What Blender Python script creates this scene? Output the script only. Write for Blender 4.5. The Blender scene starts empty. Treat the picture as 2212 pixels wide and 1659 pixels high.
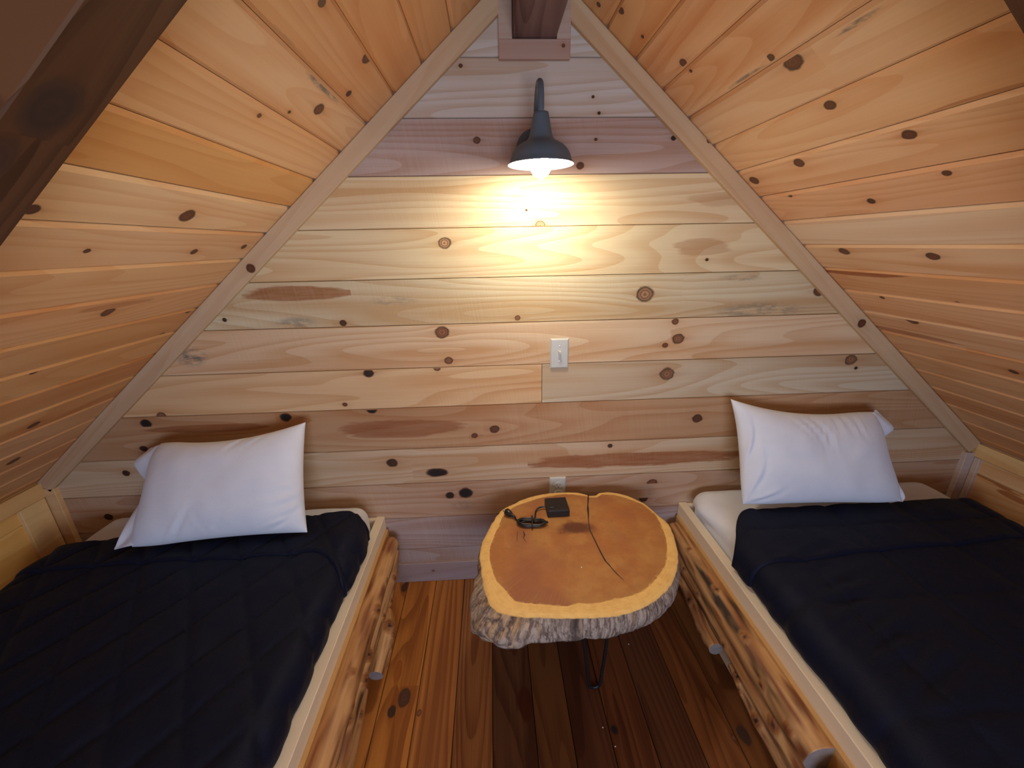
import bpy, bmesh, math, random
from mathutils import Vector, Matrix, noise as mn
import numpy as np
random.seed(7)
PI = math.pi
SC = bpy.context.scene
COL = SC.collection

# ------------------------------------------------------------------ camera
W, H = 2212, 1659
FPX, PITCH, YAW, ROLL = 879.56, 0.330205, 0.0451696, -0.0189293
CAM = Vector((0, -1.5, 1.447))
_cy, _sy = math.cos(YAW), math.sin(YAW)
FWD = Vector((_sy * math.cos(PITCH), _cy * math.cos(PITCH), -math.sin(PITCH)))
_r = Vector((_cy, -_sy, 0)); _u = _r.cross(FWD)
RT = _r * math.cos(ROLL) + _u * math.sin(ROLL)
UP = -_r * math.sin(ROLL) + _u * math.cos(ROLL)
cam = bpy.data.cameras.new('camera'); cam.sensor_width = 36; cam.lens = FPX / W * 36; cam.clip_start = .02
camo = bpy.data.objects.new('camera', cam); COL.objects.link(camo)
camo.matrix_world = Matrix.Translation(CAM) @ Matrix((RT, UP, -FWD)).transposed().to_4x4()
SC.camera = camo

# ------------------------------------------------------------------ view, world, lights
SC.view_settings.view_transform = 'Standard'
SC.view_settings.look = 'None'
SC.view_settings.gamma = 1
SC.view_settings.use_curve_mapping = False
SC.view_settings.exposure = 0.0
wd = bpy.data.worlds.new('world'); SC.world = wd; wd.use_nodes = True
wd.node_tree.nodes['Background'].inputs[0].default_value = (.50, .58, .90, 1)
wd.node_tree.nodes['Background'].inputs[1].default_value = 0.10


def area(name, loc, target, size, energy, color, sy=None):
    l = bpy.data.lights.new(name, 'AREA'); l.size = size; l.energy = energy; l.color = color
    if sy: l.shape = 'RECTANGLE'; l.size_y = sy
    o = bpy.data.objects.new(name, l); COL.objects.link(o); o.location = loc
    o.rotation_euler = (Vector(target) - Vector(loc)).to_track_quat('-Z', 'Y').to_euler()
    return o


area('ceiling_fill_behind', (0.15, -2.45, 0.95), (0.15, -.7, 2.15), 1.0, 18, (1, .92, .80), .6)  # unseen fill light added behind the camera, aimed up to brighten the ceiling
area('daylight_behind', (0.15, -3.0, 0.9), (0.15, 0, .6), 1.3, 18, (.12, .40, 1), .7)
BULB_W = 132.0

# ------------------------------------------------------------------ helpers
def ray(px, py): return RT * ((px - W / 2) / FPX) - UP * ((py - H / 2) / FPX) + FWD
def atY(px, py, y=0.0): r = ray(px, py); return CAM + r * ((y - CAM.y) / r.y)
def atZ(px, py, z): r = ray(px, py); return CAM + r * ((z - CAM.z) / r.z)
def atX(px, py, x): r = ray(px, py); return CAM + r * ((x - CAM.x) / r.x)


def put(o, parent=None):
    COL.objects.link(o)
    if parent is not None:
        o.parent = parent
    return o


def empty(name, loc, label, cat, group=None):
    o = bpy.data.objects.new(name, None); o.location = loc; o.empty_display_size = .05
    COL.objects.link(o); tag(o, label, cat, group); return o


def tag(o, label=None, cat=None, group=None, kind=None):
    if label: o['label'] = label
    if cat: o['category'] = cat
    if group: o['group'] = group
    if kind: o['kind'] = kind
    return o


def mk(name, V, F, mats, parent=None, smooth=False, mi=None, uv=None, col=None, fl=None):
    """V in world space; parents are unrotated empties, so subtract their location"""
    off = Vector((0, 0, 0)); p = parent
    while p is not None: off += p.location; p = p.parent
    me = bpy.data.meshes.new(name)
    me.from_pydata([tuple(Vector(v) - off) for v in V], [], F)
    for m in (mats if isinstance(mats, (list, tuple)) else [mats]): me.materials.append(m)
    if mi is not None: me.polygons.foreach_set('material_index', mi)
    if smooth: me.polygons.foreach_set('use_smooth', [True] * len(me.polygons))
    for k, d in (uv or {}).items():      # per-corner
        l = me.uv_layers.new(name=k); l.data.foreach_set('uv', [c for t in d for c in t])
    for k, d in (col or {}).items():     # per-corner float colours
        a = me.color_attributes.new(k, 'FLOAT_COLOR', 'CORNER'); a.data.foreach_set('color', [c for t in d for c in t])
    for k, d in (fl or {}).items():      # per-vertex floats / colours
        if isinstance(d[0], (tuple, list)):
            a = me.color_attributes.new(k, 'FLOAT_COLOR', 'POINT'); a.data.foreach_set('color', [c for t in d for c in (tuple(t) + (1,))[:4]])
        else:
            a = me.attributes.new(k, 'FLOAT', 'POINT'); a.data.foreach_set('value', d)
    me.update()
    return put(bpy.data.objects.new(name, me), parent)


def boxg(c, s, bev=0.0, rz=0.0, seg=2):
    """rounded box geometry centred at c"""
    bm = bmesh.new(); bmesh.ops.create_cube(bm, size=1)
    for v in bm.verts: v.co = Vector((v.co.x * s[0], v.co.y * s[1], v.co.z * s[2]))
    if bev: bmesh.ops.bevel(bm, geom=bm.edges[:], offset=bev, segments=seg, affect='EDGES', profile=.5)
    m = Matrix.Translation(Vector(c)) @ Matrix.Rotation(rz, 4, 'Z')
    for v in bm.verts: v.co = m @ v.co
    bm.verts.index_update()
    V = [v.co.copy() for v in bm.verts]; F = [[v.index for v in f.verts] for f in bm.faces]; bm.free()
    return V, F


def join(*gs):
    V, F = [], []
    for v, f in gs:
        n = len(V); V += v; F += [[i + n for i in q] for q in f]
    return V, F


def lathe(prof, c, n=48, axis='Z'):
    V, F = [], []
    for r, z in prof:
        for k in range(n):
            a = 2 * PI * k / n
            p = (r * math.cos(a), r * math.sin(a), z) if axis == 'Z' else (r * math.cos(a), z, r * math.sin(a))
            V.append(Vector(c) + Vector(p))
    for i in range(len(prof) - 1):
        for k in range(n):
            a, b = i * n + k, i * n + (k + 1) % n
            F.append([a, b, b + n, a + n])
    return V, F


def tube(pts, r, n=10, caps=True):
    pts = [Vector(p) for p in pts]; V, F = [], []
    up = Vector((0, 0, 1)); prev = None
    for i, p in enumerate(pts):
        t = (pts[min(i + 1, len(pts) - 1)] - pts[max(i - 1, 0)]).normalized()
        if prev is None:
            a = t.cross(up if abs(t.z) < .9 else Vector((1, 0, 0))).normalized()
        else:
            a = (prev - t * prev.dot(t)).normalized()
        prev = a; b = t.cross(a)
        rr = r[i] if isinstance(r, (list, tuple)) else r
        for k in range(n):
            w = 2 * PI * k / n; V.append(p + (a * math.cos(w) + b * math.sin(w)) * rr)
    for i in range(len(pts) - 1):
        for k in range(n):
            a, b = i * n + k, i * n + (k + 1) % n; F.append([a, b, b + n, a + n])
    if caps:
        F.append(list(range(n))[::-1]); m = (len(pts) - 1) * n; F.append(list(range(m, m + n)))
    return V, F


def spline(cp, n):
    """Catmull-Rom through control points"""
    cp = [Vector(c) for c in cp]; P = [2 * cp[0] - cp[1]] + cp + [2 * cp[-1] - cp[-2]]; out = []
    for i in range(1, len(P) - 2):
        for k in range(n):
            t = k / n; a, b, c, d = P[i - 1:i + 3]
            out.append(.5 * ((2 * b) + (c - a) * t + (2 * a - 5 * b + 4 * c - d) * t * t + (3 * b - a - 3 * c + d) * t ** 3))
    out.append(cp[-1]); return out


def nz(x, y=0, z=0): return mn.noise(Vector((x, y, z)))

# ------------------------------------------------------------------ node mini language
class S:
    """a socket with arithmetic"""
    def __init__(s, t, k): s.t, s.k = t, k
    def _m(s, op, *a):
        n = s.t.nodes.new('ShaderNodeMath'); n.operation = op
        for i, v in enumerate((s,) + a):
            if isinstance(v, S): s.t.links.new(v.k, n.inputs[i])
            else: n.inputs[i].default_value = v
        return S(s.t, n.outputs[0])
    def __add__(s, o): return s._m('ADD', o)
    __radd__ = __add__
    def __mul__(s, o): return s._m('MULTIPLY', o)
    __rmul__ = __mul__
    def __sub__(s, o): return s._m('SUBTRACT', o)
    def __rsub__(s, o): return (s * -1) + o
    def __truediv__(s, o): return s._m('DIVIDE', o)
    def __pow__(s, o): return s._m('POWER', o)
    def sin(s): return s._m('SINE')
    def sqrt(s): return s._m('SQRT')
    def abs(s): return s._m('ABSOLUTE')
    def exp(s): return s._m('EXPONENT')
    def frac(s): return s._m('FRACT')
    def clamp(s):
        r = s._m('ADD', 0.0); r.k.node.use_clamp = True; return r
    def step(s, a, b):
        n = s.t.nodes.new('ShaderNodeMapRange'); n.interpolation_type = 'SMOOTHSTEP'
        s.t.links.new(s.k, n.inputs[0]); lo, hi, o0, o1 = (a, b, 0, 1) if a < b else (b, a, 1, 0)
        n.inputs[1].default_value = lo; n.inputs[2].default_value = hi; n.inputs[3].default_value = o0; n.inputs[4].default_value = o1
        return S(s.t, n.outputs[0])


class Mat:
    def __init__(s, name, rough=.6, spec=.3):
        s.m = bpy.data.materials.new(name); s.m.use_nodes = True; s.t = s.m.node_tree
        s.b = s.t.nodes['Principled BSDF']; s.b.inputs['Roughness'].default_value = rough
        s.b.inputs['Specular IOR Level'].default_value = spec
    def uv(s, name):
        n = s.t.nodes.new('ShaderNodeUVMap'); n.uv_map = name; return s.sep(n.outputs[0])
    def sep(s, k):
        n = s.t.nodes.new('ShaderNodeSeparateXYZ'); s.t.links.new(k, n.inputs[0]); return [S(s.t, o) for o in n.outputs]
    def attr(s, name):
        n = s.t.nodes.new('ShaderNodeAttribute'); n.attribute_name = name; return n
    def vec(s, *a):
        n = s.t.nodes.new('ShaderNodeCombineXYZ')
        for i, v in enumerate(a):
            if isinstance(v, S): s.t.links.new(v.k, n.inputs[i])
            else: n.inputs[i].default_value = v
        return n.outputs[0]
    def obj(s):
        return s.sep(s.t.nodes.new('ShaderNodeTexCoord').outputs['Object'])
    def noise(s, x, y, z, scale=1, detail=2, rough=.5):
        n = s.t.nodes.new('ShaderNodeTexNoise'); s.t.links.new(s.vec(x, y, z), n.inputs['Vector'])
        n.inputs['Scale'].default_value = scale; n.inputs['Detail'].default_value = detail; n.inputs['Roughness'].default_value = rough
        return S(s.t, n.outputs[0])
    def col(s, c):
        n = s.t.nodes.new('ShaderNodeRGB'); n.outputs[0].default_value = (*c, 1); return n.outputs[0]
    def mix(s, f, a, b, mode='MIX'):
        n = s.t.nodes.new('ShaderNodeMix'); n.data_type = 'RGBA'; n.blend_type = mode; n.clamp_factor = True
        if isinstance(f, S): s.t.links.new(f.k, n.inputs[0])
        else: n.inputs[0].default_value = f
        for i, v in ((6, a), (7, b)):
            if isinstance(v, tuple): n.inputs[i].default_value = (*v, 1)
            else: s.t.links.new(v, n.inputs[i])
        return n.outputs[2]
    def out(s, c, bump=None, dist=.002, strength=.5, rough=None):
        if isinstance(c, tuple): s.b.inputs['Base Color'].default_value = (*c, 1)
        else: s.t.links.new(c, s.b.inputs['Base Color'])
        if bump is not None:
            n = s.t.nodes.new('ShaderNodeBump'); n.inputs['Strength'].default_value = strength; n.inputs['Distance'].default_value = dist
            s.t.links.new(bump.k, n.inputs['Height']); s.t.links.new(n.outputs[0], s.b.inputs['Normal'])
        if rough is not None: s.t.links.new(rough.k, s.b.inputs['Roughness'])
        return s.m


def plank_mat(name, rough, ringk=.5, saw=0.0, red=(.74, .50, .34), spec=.3, bump=.35, fine=.5, blotch=1.0):
    """knotty boards: uv 'grain' = metres along / across, uv 'knot' = offset from this cell's knot over its radii,
    tone = board colour + seed, kd = (kind, darkness, knot radius, warp)"""
    m = Mat(name, rough, spec)
    u, v, _ = m.uv('grain'); ku, kv, _ = m.uv('knot')
    T = m.attr('tone'); K = m.attr('kd')
    seed = S(m.t, T.outputs['Alpha']); kind, dark, kr = m.sep(K.outputs['Vector']); warp = S(m.t, K.outputs['Alpha'])
    wob = m.noise(u * 30, v * 60, seed, 1, 2)
    d2 = (ku * ku + kv * kv)
    d = d2.sqrt() * (wob * .5 + .75)
    flow = ku * ku * .10 + kv * kv
    k0w = (1 - kind).clamp() * (d2.sqrt() * -.22).exp()
    vw = v - (kr * kv * warp * k0w) / (flow + .7)
    wav = m.noise(u * 1.3, vw * 2, seed + 3.3, 1, 1)
    vg = vw + wav * .03
    N = m.noise(u * .55, vg * 5.5, seed * 1.7, 1, 1.5, .35)
    ph = (N * 17).frac()
    ring = ph.step(.25, .97) * ph.step(1.0, .97)
    fn = m.noise(u * 2.2, vg * 150, seed, 1, 2, .6)
    bl = m.noise(u * .9, vg * 7, seed + 9, 1, 2)
    sap = m.noise(u * .45, vg * 9, seed + 21, 1, 1).step(.50, .68)
    near = (d * -.55).exp() * (1 - kind).clamp() * warp.clamp()
    f = (ring * (ringk) + (fn - .5) * fine + (bl - .5) * 1.0 * blotch + sap * .5 * blotch + near * .55 + .12).clamp()
    tone = T.outputs['Color']
    darkt = m.mix(1.0, tone, red, 'MULTIPLY')
    c = m.mix(f, tone, darkt)
    # knot body (kind 0)
    k0 = (1 - kind).clamp()
    body = d.step(1.06, .90) * k0
    rim = d.step(.62, .95) * d.step(1.25, 1.0) * k0
    kr1 = (d * 14).sin() * .5 + .5
    redk = m.mix(kr1 * .6, (.24, .085, .035), (.13, .042, .018))
    palek = m.mix(kr1, m.mix(1.0, tone, (.85, .72, .6), 'MULTIPLY'), (.30, .14, .07))
    kc = m.mix((dark * 2).clamp(), palek, redk)
    kc = m.mix((dark * 2 - 1).clamp(), kc, (.018, .013, .011))
    tail = ((kv * kv) * -5).exp() * ((ku * ku).sqrt() * -.55).exp() * k0 * warp.clamp() * (fn * .9 + .1)
    c = m.mix(tail * .8, c, m.mix(1.0, tone, (.38, .17, .09), 'MULTIPLY'))
    c = m.mix(body, c, kc)
    c = m.mix(rim * .75, c, (.06, .025, .012))
    # streak (kind 1): resinous red band with ragged edge
    sn = m.noise(u * 7, v * 55, seed + 5, 1, 3, .6)
    ds = d2.sqrt() + (sn - .5) * .9
    k1 = kind * (2 - kind)
    c = m.mix(ds.step(1.05, .80) * k1.clamp() * dark * (sn * .7 + .55), c, m.mix(1.0, tone, (.50, .24, .13), 'MULTIPLY'))
    # stain (kind 2): grey-blue sap stain
    k2 = (kind - 1).clamp()
    sn2 = m.noise(u * 14, v * 40, seed + 8, 1, 3, .7)
    c = m.mix((d2.sqrt() + (sn2 - .5) * 1.2).step(1.0, .45) * k2 * dark * sn2.step(.38, .62), c, (.16, .15, .13))
    h = fn * .6 - ring * .5 - body * .8
    if saw:
        sw = m.noise(u * 170 + v * 25, v * 3, seed + 2, 1, 2)
        msk = m.noise(u * 2.2, v * 3, seed + 40, 1, 1).step(.47, .62)
        h = h + sw * msk * saw
        c = m.mix(sw.step(.35, .7) * msk * .05, c, (.95, .80, .55))
    return m.out(c, h, .0012, bump)


M = {}
M['pine_wall'] = plank_mat('rough_sawn_pine', .72, ringk=.50, saw=.8, red=(.80, .61, .46), bump=.6)
M['pine_ceiling'] = plank_mat('varnished_pine', .42, ringk=.30, red=(.80, .54, .34), spec=.4, bump=.15, fine=.32, blotch=.8)
M['pine_knee'] = plank_mat('knee_wall_pine', .6, ringk=.35, red=(.80, .54, .34), bump=.2, fine=.3)
M['floor'] = plank_mat('stained_floor_pine', .55, ringk=.65, red=(.50, .40, .34), spec=.3, bump=.25, fine=1.0, blotch=1.3)
M['beam'] = plank_mat('dark_stained_beam', .6, ringk=.6, red=(.5, .42, .4), bump=.4, fine=.9)
M['trim'] = plank_mat('pine_trim', .68, ringk=.25, red=(.84, .68, .56), bump=.3, fine=.4)

NOK = (60.0, 60.0)

# ------------------------------------------------------------------ boards
class Boards:
    def __init__(s, O, U, Vv):
        s.O, s.U, s.V = Vector(O), Vector(U).normalized(), Vector(Vv).normalized(); s.N = s.U.cross(s.V)
        s.v, s.f, s.g, s.k, s.t, s.d = [], [], [], [], [], []
    def P(s, u, v, n=0): return s.O + s.U * u + s.V * v + s.N * n
    def loc(s, p): q = Vector(p) - s.O; return q.dot(s.U), q.dot(s.V)
    def quad(s, pts, off, knot, tone, kd):
        """pts: (u, v, n) corners counter-clockwise seen from +N"""
        i = len(s.v); s.v += [s.P(*p) for p in pts]; s.f.append([i, i + 1, i + 2, i + 3])
        for p in pts:
            s.g.append((p[0] + off[0], p[1] + off[1]))
            s.k.append(((p[0] - knot[0]) / knot[2], (p[1] - knot[1]) / knot[3]) if knot else NOK)
            s.t.append(tone); s.d.append(kd)
    def board(s, u0, u1, v0, v1, tone, knots=(), c=.004, dep=.005, gap=.0015, sl0=0.0, sl1=0.0, seed=None):
        """sl0/sl1: change of the end's u per unit v (slanted ends)"""
        seed = random.random() * 40 if seed is None else seed
        tone = (*tone, seed); off = (seed * 3.1, seed * 1.7)
        e0 = lambda v: u0 + sl0 * (v - v0)
        e1 = lambda v: u1 + sl1 * (v - v0)
        a, b = v0 + c, v1 - c
        nk = (0, 0, .01, .001)
        kd0 = (0, 0, 0, 0)
        inside = [k for k in knots]

        def cell(ua, ub, va, vb, ks):
            if len(ks) <= 1:
                l0 = (lambda v: e0(v)) if ua is None else (lambda v: ua)
                l1 = (lambda v: e1(v)) if ub is None else (lambda v: ub)
                k = ks[0] if ks else None
                kd = (k[4], k[5], k[3], k[6] if len(k) > 6 else 1.0) if k else kd0
                s.quad([(l0(va), va, 0), (l1(va), va, 0), (l1(vb), vb, 0), (l0(vb), vb, 0)], off, k, tone, kd); return
            su = sorted(ks, key=lambda k: k[0]); sv = sorted(ks, key=lambda k: k[1])
            best = None
            for L, ax, dim in ((su, 0, 1.0), (sv, 1, .8)):
                for i in range(len(L) - 1):
                    g = (L[i + 1][ax] - L[i + 1][2 + ax]) - (L[i][ax] + L[i][2 + ax])
                    if best is None or g * dim > best[0]:
                        m_ = (L[i + 1][ax] - L[i + 1][2 + ax] + L[i][ax] + L[i][2 + ax]) / 2
                        best = (g * dim, ax, m_, L[:i + 1], L[i + 1:])
            _, ax, m_, A, B = best
            if ax == 0: cell(ua, m_, va, vb, A); cell(m_, ub, va, vb, B)
            else:
                m_ = min(max(m_, va + .001), vb - .001); cell(ua, ub, va, m_, A); cell(ua, ub, m_, vb, B)
        cell(None, None, a, b, inside)
        for (va, na, vb, nb) in ((v0 + gap / 2, -dep, a, 0), (b, 0, v1 - gap / 2, -dep)):
            s.quad([(e0(va), va, na), (e1(va), va, na), (e1(vb), vb, nb), (e0(vb), vb, nb)], off, None, tone, kd0)
    def face(s, pts, tone, seed=1.0):
        s.quad(pts, (seed * 3, seed), None, (*tone, seed), (0, 0, 0, 0))
    def build(s, name, mat, parent=None):
        return mk(name, s.v, s.f, mat, parent, uv={'grain': s.g, 'knot': s.k}, col={'tone': s.t, 'kd': s.d})


def rad(fn, px, py, rx, ry):
    c = fn(px, py); a = fn(px + rx, py) - c; b = fn(px, py + ry) - c
    return c, math.sqrt(max(a.cross(b).length, 1e-8))


def timber(name, O, U, V, L, Wd, T, tone, mat, knots=(), parent=None, bev=.002, seed=None):
    """a straight piece: front face spans L along U and Wd along V, thickness T behind it"""
    seed = random.random() * 30 if seed is None else seed
    B = Boards(O, U, V); t = (*tone, seed); off = (seed * 3, seed * 1.3); c = bev; kd0 = (0, 0, 0, 0)
    ks = sorted(knots, key=lambda k: k[0]); cuts = [c]
    for i in range(len(ks) - 1): cuts.append((ks[i][0] + ks[i + 1][0]) / 2)
    cuts.append(L - c)
    for i in range(len(cuts) - 1):
        k = ks[i] if i < len(ks) else None
        B.quad([(cuts[i], c, 0), (cuts[i + 1], c, 0), (cuts[i + 1], Wd - c, 0), (cuts[i], Wd - c, 0)], off, k, t, (k[4], k[5], k[3], 1.0) if k else kd0)
    F = lambda *p: B.quad(p, off, None, t, kd0)
    F((0, 0, -c), (L, 0, -c), (L - c, c, 0), (c, c, 0)); F((c, Wd - c, 0), (L - c, Wd - c, 0), (L, Wd, -c), (0, Wd, -c))
    F((0, 0, -c), (c, c, 0), (c, Wd - c, 0), (0, Wd, -c)); F((L - c, c, 0), (L, 0, -c), (L, Wd, -c), (L - c, Wd - c, 0))
    F((0, 0, -T), (L, 0, -T), (L, 0, -c), (0, 0, -c)); F((0, Wd, -c), (L, Wd, -c), (L, Wd, -T), (0, Wd, -T))
    F((0, 0, -T), (0, 0, -c), (0, Wd, -c), (0, Wd, -T)); F((L, 0, -c), (L, 0, -T), (L, Wd, -T), (L, Wd, -c))
    F((0, Wd, -T), (L, Wd, -T), (L, 0, -T), (0, 0, -T))
    return B.build(name, mat, parent)

# ------------------------------------------------------------------ room dimensions
XL, XR, XC = -1.811, 2.104, 0.144      # knee walls and ridge
ZK, ZA, SL = 0.594, 2.249, 0.845       # knee height, apex, slope
YB = -3.3                              # the loft runs on behind the camera
COSS, SINS = 1 / math.hypot(1, SL), SL / math.hypot(1, SL)

# ---- back wall: horizontal boards
wallK = {}
def wk(px, py, r, kind=0, dark=.5, rx=None, warp=1.0, el=1.15):
    p, q = rad(lambda a, b: atY(a, b, 0), px, py, r, r)
    ru = q * el if rx is None else q * rx / r
    wallK.setdefault('k', []).append((p.x, p.z, ru, q, kind, dark, warp))
for a in [(960, 525, 11, 0, .12), (485, 691, 4, 0, .9), (741, 698, 6, 0, .75), (1118, 687, 5, 0, .4), (955, 718, 12, 0, .42), (969, 779, 7, 0, .42),
          (944, 795, 6, 0, .42), (796, 806, 9, 0, .95), (745, 874, 4, 0, .5), (802, 884, 9, 0, 1), (617, 902, 9, 0, 1), (1068, 927, 8, 0, .7),
          (1025, 941, 5, 0, .6), (1137, 454, 2, 0, .9), (1167, 487, 9, 0, .02), (1393, 636, 15, 0, .25), (1769, 629, 10, 0, .5), (1527, 561, 3, 0, .8),
          (1459, 695, 6, 0, .45), (1465, 732, 10, 0, .4), (1437, 746, 5, 0, .5), (1441, 808, 12, 0, .38), (1838, 777, 10, 0, .35), (1849, 795, 3, 0, .9),
          (1506, 904, 8, 0, .75), (1318, 963, 4, 0, .9), (847, 1000, 9, 0, .85), (972, 1070, 7, 0, .95), (1006, 1065, 11, 0, 1),
          (1409, 1043, 8, 0, .5), (1390, 1077, 7, 0, .8), (315, 915, 9, 0, 1), (349, 899, 8, 0, .35), (310, 969, 6, 0, .9), (272, 1022, 6, 0, .9),
          (235, 1117, 7, 0, .95), (2069, 941, 6, 0, .9), (995, 142, 4, 0, .7), (1281, 209, 3, 0, .8), (1294, 244, 3, 0, .9), (1030, 303, 7, 0, .7),
          (1455, 298, 5, 0, .95), (1253, 358, 7, 0, .8), (1287, 301, 3, 0, .8), (1840, 700, 3, 0, .8)]:
    wk(*a)
wk(944, 1021, 9, 0, 1, rx=21)
wk(640, 634, 17, 1, 1.0, rx=125); wk(1516, 533, 20, 1, .45, rx=70); wk(1376, 992, 17, 1, 1.0, rx=260)
wk(870, 925, 22, 1, .75, rx=130); wk(450, 925, 10, 1, .8, rx=130)
wk(412, 769, 30, 2, .9, rx=45); wk(640, 696, 16, 2, .55, rx=60); wk(850, 650, 14, 2, .4, rx=70); wk(1640, 670, 22, 2, .6, rx=130)
wk(1600, 600, 10, 2, .5, rx=60); wk(1395, 1060, 22, 2, .35, rx=30); wk(1000, 1092, 14, 2, .4, rx=34)
wk(1560, 430, 16, 1, .35, rx=80); wk(1120, 425, 10, 1, .25, rx=16)

LV = [2.30, 2.152, 1.989, 1.829, 1.665, 1.504, 1.337, 1.173, 1.009, .848, .667, .505, .334, .170, 0.0]
pale = (.60, .43, .28)
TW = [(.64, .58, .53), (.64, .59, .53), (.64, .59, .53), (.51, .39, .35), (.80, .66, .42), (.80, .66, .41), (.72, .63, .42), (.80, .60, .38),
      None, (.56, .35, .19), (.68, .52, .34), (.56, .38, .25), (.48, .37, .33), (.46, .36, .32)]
B = Boards((0, 0, 0), (1, 0, 0), (0, 0, 1))
def wends(z):
    z = max(z, 0)
    if z <= ZK: return XL, XR
    d = (ZA - z) / SL; return XC - d, XC + d
for i in range(len(LV) - 1):
    z1, z0 = LV[i], LV[i + 1]
    ks = [k for k in wallK['k'] if z0 < k[1] <= z1]
    lo = wends(z0); hi = wends(min(z1, ZA - .002)); s0 = (hi[0] - lo[0]) / (z1 - z0); s1 = (hi[1] - lo[1]) / (z1 - z0)
    if z0 < ZK < z1: s0 = s1 = 0; lo = wends(z0)
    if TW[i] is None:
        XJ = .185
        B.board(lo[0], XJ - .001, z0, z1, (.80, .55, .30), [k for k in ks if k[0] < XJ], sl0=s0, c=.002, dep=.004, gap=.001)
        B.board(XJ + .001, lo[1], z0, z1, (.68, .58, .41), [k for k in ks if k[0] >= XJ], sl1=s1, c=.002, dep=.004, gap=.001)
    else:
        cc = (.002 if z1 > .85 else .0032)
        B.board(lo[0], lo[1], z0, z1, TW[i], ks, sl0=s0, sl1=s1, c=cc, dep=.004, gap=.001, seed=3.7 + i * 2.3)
B.face([(XL, 0, -.006), (XR, 0, -.006), (XR, ZK, -.006), (XL, ZK, -.006)], (.10, .06, .04))
B.face([(XL, ZK, -.006), (XR, ZK, -.006), (XC + .001, ZA, -.006), (XC - .001, ZA, -.006)], (.10, .06, .04))
tag(B.build('wall_back', M['pine_wall']), kind='structure')

# ---- sloping ceilings
def slope(side):
    """u runs into the room (-y for left so that normals face down), v runs up the slope"""
    if side < 0:
        O = Vector((XL, YB, ZK)); U = Vector((0, 1, 0)); V = Vector((COSS, 0, SINS))
    else:
        O = Vector((XR, 0, ZK)); U = Vector((0, -1, 0)); V = Vector((-COSS, 0, SINS))
    Bc = Boards(O, U, V)          # U x V points down into the room
    if Bc.N.z > 0: raise RuntimeError('ceiling normal')
    return Bc
def onslope(Bc): 
    return lambda px, py: (lambda r: CAM + r * ((Bc.O - CAM).dot(Bc.N) / r.dot(Bc.N)))(ray(px, py))
CK = {-1: [(793, 124.5, 9, .6), (753, 202, 5, .85), (405, 466, 11, .62), (67, 453, 12, .7), (188, 542, 5, .7), (419, 544, 5, .7), (527, 533, 4, .7),
           (56, 675, 6, .7), (233, 674, 8, .55), (347, 725, 5, .7), (74, 804, 5, .7), (689, 236, 9, .55), (695, 5, 8, .75), (73, 918, 6, .7),
           (29, 996, 6, .6), (560, 250, 4, .5), (625, 242, 3, .8), (335, 800, 6, .8), (408, 672, 4, .7)],
      1: [(1713, 134, 17, .62), (1665, 124, 7, .7), (1476, 136, 7, .6), (1492, 153, 3, .8), (1793, 227, 10, .62), (1964, 291, 11, .65), (1726, 352, 8, .6),
          (1629, 390, 7, .65), (2045, 374, 7, .7), (1882, 434, 6, .8), (1823, 543, 7, .6), (2015, 554, 9, .6), (1906, 643, 3, .8), (1970, 693, 7, .6),
          (2189, 803, 5, .7), (1342, 23, 6, .7), (1293, 10, 4, .7), (1388, 79, 3, .7), (1707, 423, 3, .7), (2070, 655, 4, .8)]}
O1, O2, P1, P2 = (.80, .45, .19), (.83, .48, .18), (.90, .62, .36), (.93, .67, .39)
CT = {-1: [O1, O1, (.83, .50, .24), P1, (.88, .57, .30), O2, P2, P1, (.86, .56, .29), (.84, .50, .24), (.76, .42, .17), (.78, .43, .17), (.72, .38, .15), (.76, .41, .16)],
      1: [O1, (.84, .50, .25), (.88, .57, .31), P1, (.88, .58, .32), (.90, .60, .35), (.86, .52, .29), (.90, .69, .47), (.92, .66, .40), (.80, .46, .22), (.86, .52, .27), (.84, .54, .30), (.80, .46, .22)]}
EX = {-1: 3, 1: 3}   # boards above the first numbered seam
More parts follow.
